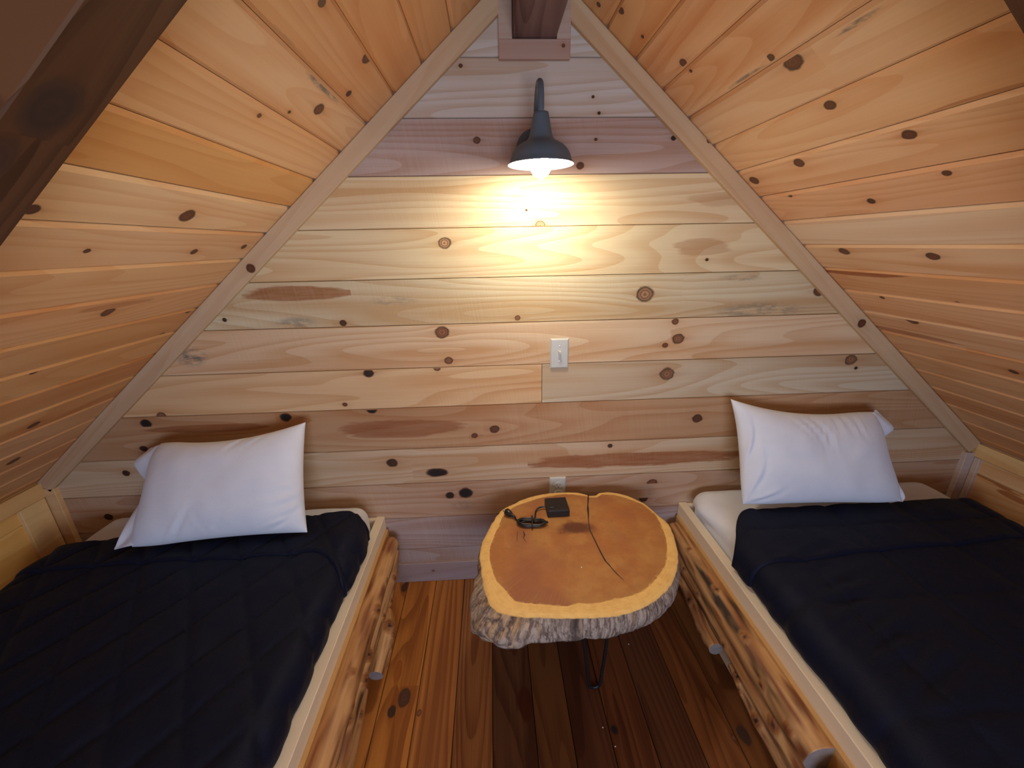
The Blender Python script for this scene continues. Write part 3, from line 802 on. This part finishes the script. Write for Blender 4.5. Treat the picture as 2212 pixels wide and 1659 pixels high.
for i in range(3):
    mk('usb_port', *boxg(pl(.012 + i * .010, -.010), (.006, .009, .0012), 0, prz), M['slot'], body)
mk('rocker_switch', *boxg(pl(-.024, -.020, .001), (.016, .009, .004), .001, prz), M['black_rubber'], body)
zc = ZT + .005
q = lambda px, py, h=.004: atZ(px, py, ZT + h)
cord = [q(1184, 1095, .012), q(1172, 1095, .011), q(1162, 1098, .01), q(1157, 1106), q(1156, 1116, .008), q(1154, 1126, .016)]
c0_, c1_ = q(1121, 1131), q(1176, 1131)
ax = (c1_ - c0_); side_ = Vector((-ax.y, ax.x, 0)).normalized()
for t in range(4):
    hgt = .0062 + .0055 * (t % 2); wv = .014 + .004 * t
    for s in range(12):
        w = 2 * PI * s / 12 + .6
        e = (math.cos(w) * (.5 + .02 * t)); p = c0_ + ax * (.5 + e) + side_ * math.sin(w) * wv * (.75 + .25 * abs(math.cos(w)))
        cord.append(Vector((p.x, p.y, ZT + hgt + .002 * math.sin(w * 2 + t))))
cord += [q(1121, 1124, .006), q(1113, 1118, .006), q(1108, 1115, .009)]
V, F = tube(spline(cord, 5), .0031, 8); mk('cord', V, F, M['black_rubber'], ps, True)
cm = c0_ + ax * .52
ringp = [cm + side_ * .034 * math.cos(w) * .95 + Vector((0, 0, .007 + .0105 * math.sin(w))) for w in [2 * PI * k / 20 for k in range(21)]]
ringp = [Vector((p.x, p.y, max(p.z, ZT + .0042))) for p in ringp]
mk('cord_tie', *tube(ringp, .0028, 6), M['black_plastic'], ps, True)
pa, pb = q(1111, 1116, .010), q(1097, 1107, .014)
d = (pb - pa).normalized()
V, F = tube([pa - d * .004, pa + d * .004, pa + d * .012, pa + d * .02, pb, pb + d * .008, pb + d * .010], [.0035, .005, .0065, .011, .0135, .013, .009], 14)
plug = mk('plug', V, F, M['black_rubber'], ps, True)
pe = pb + d * .008
mk('prong', *join(boxg(pe + d * .006 + Vector((-d.y, d.x, 0)) * .005, (.012, .0018, .006), 0, math.atan2(d.y, d.x)), boxg(pe + d * .006 - Vector((-d.y, d.x, 0)) * .005, (.012, .0018, .006), 0, math.atan2(d.y, d.x))), M['screw'], plug)

# ------------------------------------------------------------------ logs on the beds
lm = Mat('peeled_log_wood', .5, .35)
lc = lm.attr('lcol').outputs['Color']; u, v, _ = lm.uv('grain')
g = lm.noise(u * 4, v * 90, 0, 1, 3, .6)
LOGM = lm.out(lm.mix(g.step(.35, .75) * .45, lc, lm.mix(1.0, lc, (.55, .40, .30), 'MULTIPLY')), g, .002, .35)
cm_ = Mat('log_end_grain', .75, .2); x, y, z = cm_.obj()
ENDM = cm_.out(cm_.mix(cm_.noise(x, y, z, 60, 2), (.33, .28, .25), (.20, .17, .16)))
CPALE, CORG, CRED, CDARK, CGREY = (.62, .36, .15), (.42, .19, .065), (.24, .085, .035), (.035, .022, .016), (.25, .17, .12)
def lerp(a, b, t): t = max(0, min(1, t)); return tuple(p * (1 - t) + q_ * t for p, q_ in zip(a, b))
def log(name, pts, r, seed, parent, knots=(), pale=.5, dark=.4, n=28, label=None, bark=0.0):
    """pts: control points; r: radii at them; knots: (t along 0..1, angle, size)"""
    P = spline(pts, max(4, int(240 / len(pts))) if (Vector(pts[-1]) - Vector(pts[0])).length > .6 else 22)
    m_ = len(P); L = [0]
    for i in range(1, m_): L.append(L[-1] + (P[i] - P[i - 1]).length)
    T = L[-1]; V, C, UV = [], [], []
    prev = Vector((0, 0, 1))
    for i, p in enumerate(P):
        t = L[i] / T; ti = t * (len(r) - 1); k = min(int(ti), len(r) - 2); rr = r[k] + (r[k + 1] - r[k]) * (ti - k)
        d = (P[min(i + 1, m_ - 1)] - P[max(i - 1, 0)]).normalized(); a = (prev - d * prev.dot(d)).normalized(); prev = a; b = d.cross(a)
        for j in range(n):
            w = 2 * PI * j / n
            R_ = rr * (1 + .10 * nz(L[i] * 5, math.cos(w) + seed, math.sin(w)) + .05 * nz(L[i] * 16, math.cos(w) * 2 + seed, math.sin(w) * 2))
            f1 = nz(L[i] * 3.2, math.cos(w) * 1.2 + seed * 3, math.sin(w) * 1.2) ; f2 = nz(L[i] * 9, math.cos(w) * 2.5 + seed * 5, math.sin(w) * 2.5 + 4); f3 = nz(L[i] * 22, w * 6, seed)
            c = lerp(CORG, CPALE, .35 + pale * .5 + f1 * 1.6); c = lerp(c, CRED, (f2 * 2.6 - .10)); c = lerp(c, CGREY, bark * (.6 + f3))
            c = lerp(c, CDARK, (nz(L[i] * 4.5, math.cos(w) * 1.8 + seed * 7, math.sin(w) * 1.8 + 2) * 3.2 + .5 * f3 - 1.35 + dark * 1.4))
            for kt, ka, ks in knots:
                dx = (t - kt) * T; dw = ((w - ka + PI) % (2 * PI) - PI) * rr; dd = math.hypot(dx / 1.5, dw) / ks
                if dd < 3:
                    R_ += ks * .55 * math.exp(-dd * dd * .9) - ks * .25 * math.exp(-dd * dd * 9)
                    c = lerp(c, CPALE, (1.6 - dd) * .9) if dd > .8 else c
                    if dd < 1.0: c = lerp(CRED, CORG, math.sin(dd * 9) * .5 + .5)
                    if dd < .28: c = CDARK
            V.append(p + (a * math.cos(w) + b * math.sin(w)) * R_); C.append(c); UV.append((L[i] + seed, w / (2 * PI) * .2))
    F = []; uvc = []; mi_ = []
    for i in range(m_ - 1):
        for j in range(n):
            j2 = (j + 1) % n; f = [i * n + j, (i + 1) * n + j, (i + 1) * n + j2, i * n + j2]
            F.append(f); mi_.append(0); u0, v0 = UV[f[0]]; u1 = UV[f[1]][0]; v1 = v0 + .2 / n; uvc += [(u0, v0), (u1, v0), (u1, v1), (u0, v1)]
    F.append(list(range(n))); mi_.append(1); uvc += [(0, 0)] * n
    F.append([(m_ - 1) * n + j for j in range(n)][::-1]); mi_.append(1); uvc += [(0, 0)] * n
    o = mk(name, V, F, [LOGM, ENDM], parent, True, mi=mi_, uv={'grain': uvc}, fl={'lcol': C})
    o.data.polygons[len(F) - 1].use_smooth = False; o.data.polygons[len(F) - 2].use_smooth = False
    if label: o['label'] = label
    return o

# ------------------------------------------------------------------ beds
YF = -2.02
RTOP = .352
RAILT = (.90, .79, .60)
def bed(side, label):
    """side -1: left bed (rail faces +x); side 1: right bed (rail faces -x)"""
    xo = -.490 if side < 0 else .796                  # outer face of the aisle rail
    xw = -1.60 if side < 0 else 1.905                 # outer face of the wall-side rail
    t = .034
    b = empty('bed_frame', ((xo + xw) / 2, -1.0, 0), label, 'bed')
    mr = M['rail']
    if side < 0:
        timber('side_rail', (xo, YF, 0), (0, 1, 0), (0, 0, 1), -YF - .002, RTOP, t, RAILT, mr, parent=b)
        timber('side_rail', (xw, -.002, 0), (0, -1, 0), (0, 0, 1), -YF - .002, RTOP, t, RAILT, mr, parent=b)
        x0, x1 = xw + t, xo - t
    else:
        timber('side_rail', (xo, -.002, 0), (0, -1, 0), (0, 0, 1), -YF - .002, RTOP, t, RAILT, mr, parent=b)
        timber('side_rail', (xw, YF, 0), (0, 1, 0), (0, 0, 1), -YF - .002, RTOP, t, RAILT, mr, parent=b)
        x0, x1 = xo + t, xw - t
    timber('head_rail', (x0, -.022, .05), (1, 0, 0), (0, 0, 1), x1 - x0, RTOP - .052, .018, RAILT, mr, parent=b)
    timber('foot_rail', (x0, YF, .05), (1, 0, 0), (0, 0, 1), x1 - x0, RTOP - .052, -.018, RAILT, mr, parent=b)
    timber('slat_deck', (x0, YF + .02, .14), (1, 0, 0), (0, 1, 0), x1 - x0, -YF - .05, .02, RAILT, mr, parent=b)
    s = -side          # towards the aisle
    X = lambda k: xo + s * k
    # batten strip the logs are fixed on
    if side < 0:
        timber('batten', (xo + .012, -1.95, .09), (0, 1, 0), (0, 0, 1), 1.93, .208, .0115, (.60, .36, .14), mr, parent=b)
        ao = 0.0
    else:
        timber('batten', (xo - .012, -.02, .09), (0, -1, 0), (0, 0, 1), 1.93, .208, .0115, (.60, .36, .14), mr, parent=b)
        ao = PI
    # knot angle: 0 = up; the aisle side is +-90 deg depending on the log's direction (all logs run towards -y)
    an = -PI / 2 if side < 0 else PI / 2
    def A(deg): return (an / abs(an)) * math.radians(deg)
    if side < 0:
        log('log', [(X(.028), -.06, .258), (X(.034), -.4, .262), (X(.034), -.9, .258), (X(.034), -1.4, .26), (X(.03), -1.93, .262)], [.032, .037, .040, .042, .040], 1.1, b,
            [(.12, A(70), .010), (.19, A(60), .016), (.31, A(30), .009), (.49, A(40), .024), (.35, A(85), .011), (.62, A(75), .012), (.75, A(50), .02)], pale=.75, dark=.22)
        log('log', [(X(.034), -.05, .196), (X(.044), -.2, .190), (X(.036), -.42, .186), (X(.042), -.62, .194), (X(.046), -.82, .184), (X(.036), -1.2, .190), (X(.036), -1.9, .19)], [.022, .027, .030, .031, .027, .030, .030], 2.7, b,
            [(.08, A(60), .012), (.17, A(80), .010), (.26, A(35), .018), (.30, A(65), .016), (.36, A(20), .014), (.43, A(50), .014), (.6, A(70), .015)], pale=.40, dark=.50)
        log('log', [(X(.034), -.09, .135), (X(.038), -.26, .132), (X(.036), -.50, .130)], [.020, .026, .024], 6.2, b, [(.4, A(60), .010)], pale=.45, dark=.45)
        log('log', [(X(.058), -.30, .150), (X(.070), -.37, .146), (X(.074), -.45, .136), (X(.072), -.53, .124)], [.014, .027, .029, .024], 3.9, b,
            [(.38, A(30), .019), (.46, A(70), .013), (.62, A(85), .009), (.86, A(100), .008)], pale=.6, dark=.12, label='short knotty log stub with a sawn grey end')
        log('log', [(X(.042), -.575, .122), (X(.050), -.75, .118), (X(.044), -1.1, .118), (X(.04), -1.9, .12)], [.018, .031, .030, .028], 4.4, b, [(.06, A(30), .012), (.2, A(70), .011), (.4, A(60), .015)], pale=.5, dark=.4)
    else:
        log('log', [(X(.026), -.05, .252), (X(.036), -.35, .256), (X(.036), -.62, .254), (X(.034), -.90, .250)], [.034, .040, .042, .045], 11.3, b,
            [(.20, A(20), .008), (.44, A(15), .012), (.65, A(25), .012), (.80, A(75), .010), (.93, A(70), .012)], pale=.80, dark=.58)
        log('log', [(X(.034), -.05, .182), (X(.042), -.3, .186), (X(.042), -.6, .182), (X(.044), -.88, .176), (X(.036), -1.4, .18), (X(.036), -1.9, .18)], [.026, .030, .031, .032, .032, .032], 12.9, b,
            [(.10, A(50), .010), (.165, A(60), .009), (.27, A(80), .010), (.40, A(50), .018), (.55, A(60), .016)], pale=.15, dark=.55)
        log('log', [(X(.038), -.04, .110), (X(.042), -.2, .120), (X(.066), -.34, .138), (X(.080), -.42, .146), (X(.084), -.53, .148)], [.020, .024, .024, .024, .023], 14.1, b,
            [(.62, A(45), .013), (.25, A(60), .010), (.36, A(80), .010), (.82, A(100), .009), (.92, A(115), .009)], pale=.7, dark=.12, label='lower log ending in a pale sawn stub')
        log('log', [(X(.044), -.57, .124), (X(.052), -.7, .118), (X(.046), -1.0, .108), (X(.04), -1.9, .11)], [.016, .029, .033, .032], 15.8, b,
            [(.035, A(35), .013), (.06, A(80), .009), (.125, A(60), .015), (.30, A(60), .014)], pale=.45, dark=.35, bark=.35)
        log('log', [(X(.030), -.935, .20), (X(.036), -.955, .24), (X(.040), -.975, .29)], [.030, .034, .020], 16.6, b, pale=.75, dark=.0, label='short upright log piece cut to a slanting point')
        log('log', [(X(.034), -1.02, .252), (X(.036), -1.3, .256), (X(.034), -1.92, .255)], [.036, .044, .044], 17.3, b, [(.3, A(30), .02)], pale=.8, dark=.2)
    return b
bed(-1, 'pale box bed frame at left with dark peeled logs on its aisle side')
bed(1, 'pale box bed frame at right with peeled logs on its aisle side')

def rbox(x0, x1, y0, y1, z0, z1, r, nx, ny, nzz, wf):
    """rounded box as six joined grids; wf(p, n) -> displaced point"""
    V, F, idx = [], [], {}
    def vid(p):
        k = (round(p[0], 5), round(p[1], 5), round(p[2], 5))
        if k not in idx:
            c = Vector((min(max(p[0], x0 + r), x1 - r), min(max(p[1], y0 + r), y1 - r), min(max(p[2], z0 + r), z1 - r)))
            d = Vector(p) - c
            d = d.normalized() if d.length > 1e-6 else Vector((0, 0, 1))
            idx[k] = len(V); V.append(wf(c + d * r, d))
        return idx[k]
    g = lambda a, b, n: [a + (b - a) * i / n for i in range(n + 1)]
    X_, Y_, Z_ = g(x0, x1, nx), g(y0, y1, ny), g(z0, z1, nzz)
    def face(A, B_, f, flip):
        for i in range(len(A) - 1):
            for j in range(len(B_) - 1):
                q_ = [vid(f(A[i], B_[j])), vid(f(A[i + 1], B_[j])), vid(f(A[i + 1], B_[j + 1])), vid(f(A[i], B_[j + 1]))]
                F.append(q_[::-1] if flip else q_)
    face(X_, Y_, lambda a, b: (a, b, z1), False); face(X_, Y_, lambda a, b: (a, b, z0), True)
    face(X_, Z_, lambda a, b: (a, y0, b), False); face(X_, Z_, lambda a, b: (a, y1, b), True)
    face(Y_, Z_, lambda a, b: (x0, a, b), True); face(Y_, Z_, lambda a, b: (x1, a, b), False)
    return V, F

MZ = .447
def mattress(side, label):
    x0, x1 = (-1.555, -.532) if side < 0 else (.838, 1.862)
    def wf(p, n):
        w = .003 * nz(p.x * 4, p.y * 5, p.z * 5 + side) + .0025 * nz(p.x * 13 + p.y * 6, p.y * 11, p.z * 9 + side)
        q_ = p + n * w
        if side > 0 and p.z > .36 and p.x < .95 and p.y > -.30:   # sheet sagging over the rail at the head corner
            q_ += Vector((-.03, 0, -.005)) * max(0, 1 - abs(p.y + .13) / .15) * max(0, (0.95 - p.x) / .11)
        q_.x = max(min(q_.x, x1), x0 - (.035 if side > 0 and q_.z > RTOP + .035 else 0)); q_.z = max(q_.z, .1412); q_.y = min(q_.y, -.0245)
        return q_
    ob = bpy.data.objects.new('mattress', None); ob.location = ((x0 + x1) / 2, -1, .14); COL.objects.link(ob)
    tag(ob, label, 'mattress')
    V, F = rbox(x0 + .004, x1 - .004, -1.975, -.032, .142, MZ - .003, .05, 6, 10, 3, lambda p, n: p)
    V, F = rbox(x0, x1, -1.98, -.028, .141, MZ, .055, 60, 100, 14, wf)
    mk('fitted_sheet', V, F, M['sheet'], ob, True)
    return ob
mattress(-1, 'mattress in a white fitted sheet on the left bed frame')
mattress(1, 'mattress in a white fitted sheet on the right bed frame, corner slumping')

# ---- quilts
def quilt(side, label):
    a, b = (-1.580, -.512) if side < 0 else (.818, 1.882)     # outer side planes of the quilt
    zt = MZ + .022
    r = .060 if side < 0 else .066
    lo_a, lo_b = .372, .372
    # cross-section: (x, z) with arc length, from the a side over the top to the b side
    def sect():
        S_ = []
        n = int((zt - r - lo_a) / .012) + 1
        for i in range(n): S_.append((a, lo_a + (zt - r - lo_a) * i / n, -1, 0))
        for i in range(9): w = PI / 2 * i / 8; S_.append((a + r - r * math.cos(w), zt - r + r * math.sin(w), -math.cos(w), math.sin(w)))
        m_ = int((b - a - 2 * r) / .0085)
        for i in range(1, m_): S_.append((a + r + (b - a - 2 * r) * i / m_, zt, 0, 1))
        for i in range(9): w = PI / 2 * i / 8; S_.append((b - r + r * math.sin(w), zt - r + r * math.cos(w), math.sin(w), math.cos(w)))
        n = int((zt - r - lo_b) / .012) + 1
        for i in range(1, n + 1): S_.append((b, zt - r - (zt - r - lo_b) * i / n, 1, 0))
        return S_
    SS = sect(); arc = [0]
    for i in range(1, len(SS)): arc.append(arc[-1] + math.hypot(SS[i][0] - SS[i - 1][0], SS[i][1] - SS[i - 1][1]))
    def head(x):   # y of the quilt's top hem
        t = (x - a) / (b - a); t = min(max(t, 0), 1)
        if side < 0: return -.262 + .150 * t ** .8 - .05 * max(0, (t - .90) / .1) ** 2
        return -.235 - .16 * max(0, (.13 - t) / .13) ** 2 + .01 * t - .08 * max(0, (t - .93) / .07) ** 2
    def fold(x):
        t = min(max((x - a) / (b - a), 0), 1)
        if side < 0: return -.372 + .03 * t - .11 * max(0, (t - .86) / .14) ** 2 + .004 * math.sin(x * 9)
        return -.500 + .055 * t + .004 * math.sin(x * 11)
    def hgt(x, y, s):
        w = .0060 * nz(x * 5, y * 5, 3 + side) + .0045 * nz(x * 14, y * 12, 8 + side) + .0012 * nz(x * 40, y * 36, 5)
        if side < 0:
            p = .135; u = (x * .86 + y * .55) / p; v = (x * .86 - y * .55) / p
            sm = min(abs(u - round(u)), abs(v - round(v)) ) * p
            w += .0095 * (1 - math.exp(-sm / .011)) - .0095
            # second softer quilting crossing
        else:
            p = .27; u = (x + .10) / p; v = (y + .05) / .30
            sm = min(abs(u - round(u)) * p, abs(v - round(v)) * .3)
            w += .0070 * (1 - math.exp(-sm / .014)) - .0070
            # drag wrinkles beside the rail
            k = math.exp(-((x - 1.0) / .13) ** 2) * math.exp(-((y + .75) / .28) ** 2)
            w += k * .012 * nz(x * 5 + y * 3, y * 30 - x * 12, 1)
        return w
    def surf(off, y0f, y1f, ny, edge=True):
        V, F = [], []; nx = len(SS)
        for j in range(ny + 1):
            for i, (x, z, nx_, nz_) in enumerate(SS):
                t = j / ny; y = y0f(x) * (1 - t) + y1f(x) * t
                o_ = off + max(hgt(x, y, arc[i]), -.0105)
                if edge:
                    e = min(1, min(abs(y - y0f(x)), abs(y - y1f(x)) if y1f(x) > -1.5 else 1) / .012); o_ = o_ * 1 - (1 - e) ** 2 * .009
                hem = 0
                if i < 6 or i > nx - 7: hem = .006 * nz(y * 14, i * .2, side * 4)
                V.append(Vector((x + nx_ * (o_ + abs(hem)), y, z + nz_ * o_ + (.006 * nz(y * 9, 0, 7) if (i == 0 or i == nx - 1) else 0))))
        for j in range(ny):
            for i in range(nx - 1):
                q_ = j * nx + i; F.append([q_, q_ + nx, q_ + nx + 1, q_ + 1])
        return V, F
    V, F = surf(.004, head, lambda x: -2.0, 200)
    o = mk('quilt', V, F, M['quilt'], None, True)
    md = o.modifiers.new('thickness', 'SOLIDIFY'); md.thickness = .008; md.offset = -1
    V, F = surf(.0135, lambda x: head(x) + .002, fold, 40)
    f = mk('turned_down_band', V, F, M['quilt'], o, True)
    md = f.modifiers.new('thickness', 'SOLIDIFY'); md.thickness = .008; md.offset = -1
    tag(o, label, 'quilt'); return o
quilt(-1, 'dark navy diamond quilted cover spread over the left bed')
quilt(1, 'dark navy box stitched cover spread over the right bed')

# ---- pillows
def pillow(C, th, label, sag, flapf, seed, wr, rc=(0, 0, 0, 0)):
    """C: BL, BR, TR, TL world corners; bulges to both sides"""
    BL, BR, TR, TL = [Vector(c) for c in C]
    ctr = (BL + BR + TR + TL) / 4; Nn = (BR - BL).cross(TL - BL).normalized()
    if Nn.y > 0: Nn = -Nn
    n1_, n2_ = 72, 52
    def base(s, t):
        p = BL * (1 - s) * (1 - t) + BR * s * (1 - t) + TR * s * t + TL * (1 - s) * t
        U = (BR - BL).normalized(); Vv = (TL - BL).normalized()
        b_ = lambda q_: 4 * q_ * (1 - q_)
        p = p + Vv * (-sag[0] * b_(s) * t) + Vv * (sag[2] * b_(s) * (1 - t)) + U * (sag[3] * b_(t) * (1 - s)) - U * (sag[1] * b_(t) * s)
        for k_, (cs, ct) in enumerate(((0, 0), (1, 0), (1, 1), (0, 1))):
            w_ = max(0, 1 - math.hypot((s - cs) / .22, (t - ct) / .30)) ** 2
            p = p + (ctr - p).normalized() * rc[k_] * w_
        return p
    V, F = [], []
    def hh_(s, t):
        a_ = max(0, 1 - abs(2 * s - 1) ** 2.8) ** .46; c_ = max(0, 1 - abs(2 * t - 1) ** 2.4) ** .46
        return a_ * c_
    for sgn in (1, -1):
        for j in range(n2_ + 1):
            for i in range(n1_ + 1):
                s, t = i / n1_, j / n2_
                # crowd samples to the border
                s = .5 - .5 * math.cos(PI * s); t = .5 - .5 * math.cos(PI * t)
                h_ = hh_(s, t)
                w = 0
                if sgn > 0:
                    w = (.007 * nz(s * 3, t * 3, seed) + .0025 * nz(s * 9, t * 7, seed + 2)) * h_
                    for (ws, wt, wa, wl, ww, amp) in wr:   # creases: centre, angle, length, width, depth
                        dx, dy = (s - ws) * .6, (t - wt) * .4; al = dx * math.cos(wa) + dy * math.sin(wa); ac = -dx * math.sin(wa) + dy * math.cos(wa)
                        ac += .012 * math.sin(al * 20 + ws * 9)
                        w -= 1.9 * amp * math.exp(-(al / wl) ** 2 - (ac / ww) ** 2) * min(1, h_ * 3)
                        w += amp * 1.3 * math.exp(-(al / wl) ** 2 - ((ac - ww * 1.8) / ww) ** 2) * min(1, h_ * 3)
                V.append(base(s, t) + Nn * (sgn * th * (.5 * h_) * (1 if sgn > 0 else .75) + w))
    n = (n1_ + 1) * (n2_ + 1)
    for k in (0, 1):
        for j in range(n2_):
            for i in range(n1_):
                q_ = k * n + j * (n1_ + 1) + i; f_ = [q_, q_ + 1, q_ + n1_ + 2, q_ + n1_ + 1]
                F.append(f_ if k == 0 else f_[::-1])
    bm = bmesh.new(); vs = [bm.verts.new(v) for v in V]
    for f_ in F:
        try: bm.faces.new([vs[i] for i in f_])
        except ValueError: pass
    bmesh.ops.remove_doubles(bm, verts=bm.verts, dist=.0008); bmesh.ops.recalc_face_normals(bm, faces=bm.faces)
    bm.verts.index_update(); V = [v.co.copy() for v in bm.verts]; F = [[v.index for v in f_.verts] for f_ in bm.faces]; bm.free()
    root = empty('pillow', (ctr.x, ctr.y, MZ), label, 'pillow')
    mk('pillowcase', V, F, M['sheet'], root, True)
    # open end of the case: a loose hem strip from the outer edge
    rows_ = flapf(base, Nn); V, F = [], []
    m_ = len(rows_[0])
    for rw in rows_: V += rw
    for j in range(len(rows_) - 1):
        for i in range(m_ - 1): q_ = j * m_ + i; F.append([q_, q_ + 1, q_ + m_ + 1, q_ + m_])
    fo = mk('pillowcase_hem', V, F, M['sheet'], root, True)
    md = fo.modifiers.new('t', 'SOLIDIFY'); md.thickness = .003; md.offset = 0
    sm_ = fo.modifiers.new('s', 'SUBSURF'); sm_.levels = 1; sm_.render_levels = 1
    return root
def flap(edge_s, outer_px, Y_of):
    """strip between the pillow's side edge (s = edge_s) and outline points given bottom to top"""
    def f(base, Nn):
        n = 24; ins = .06 if edge_s < .5 else .94
        op = spline([CAM + ray(px, py) * ((yy - CAM.y) / ray(px, py).y) for px, py, yy in outer_px], 8); rows_ = []
        A = []
        for i in range(n + 1):
            t = i / n; e = op[int(round(t * (len(op) - 1)))]; p0 = base(ins, .02 + .96 * t) + Nn * .012
            A.append((p0, e))
        for j in range(9):
            w = j / 8
            rows_.append([p0 * (1 - w) + e * w + Nn * (.012 * math.sin(w * 5 + i * .55) * w) for i, (p0, e) in enumerate(A)])
        return rows_
    return f
zb = MZ + .047
LC = [atZ(272, 1190, zb), atZ(664, 1150, zb), atY(660, 912, -.085), atY(332, 948, -.085)]
LC[0].z = LC[1].z = zb
wrl = [(.90, .40, .10, .05, .006, .004), (.92, .30, .25, .05, .006, .004), (.93, .20, .35, .05, .006, .004), (.62, .93, .9, .05, .006, .003), (.45, .16, 1.9, .05, .005, .002),
       (.55, .13, 1.2, .04, .005, .002), (.30, .12, .9, .07, .008, .004), (.88, .12, .5, .05, .007, .004), (.72, .92, .8, .04, .005, .002)]
pillow(LC, .165, 'white pillow propped on the left bed against the wall, open end to the left', (.040, .012, .012, .016),
       flap(0, [(238, 1189, -.315), (262, 1160, -.285), (300, 1090, -.19), (318, 1052, -.14), (300, 1015, -.115), (291, 993, -.10), (322, 966, -.09)], 0), 3, wrl, (.02, .0, .0, .035))
RC = [atZ(1600, 1092, zb), atZ(1956, 1088, zb), atY(1897, 881, -.085), atY(1583, 865, -.085)]
RC[0].z = RC[1].z = zb
wrr = [(.45, .78, -1.25, .07, .006, .004), (.52, .76, -1.3, .08, .006, .0045), (.38, .82, -1.1, .05, .006, .003), (.62, .88, -1.3, .05, .006, .003), (.78, .86, -1.3, .05, .006, .003),
       (.05, .6, 1.5, .08, .007, .004), (.08, .3, 1.4, .08, .007, .003), (.70, .90, -1.2, .05, .006, .003), (.12, .10, .6, .05, .008, .004)]
pillow(RC, .165, 'white pillow propped on the right bed against the wall, open end to the right', (.038, .022, .010, .012),
       flap(1, [(1957, 1086, -.27), (1950, 1068, -.24), (1915, 1010, -.17), (1900, 960, -.12), (1916, 935, -.115), (1930, 919, -.11), (1896, 884, -.09)], 0), 5, wrr, (.01, .02, .03, -.01))
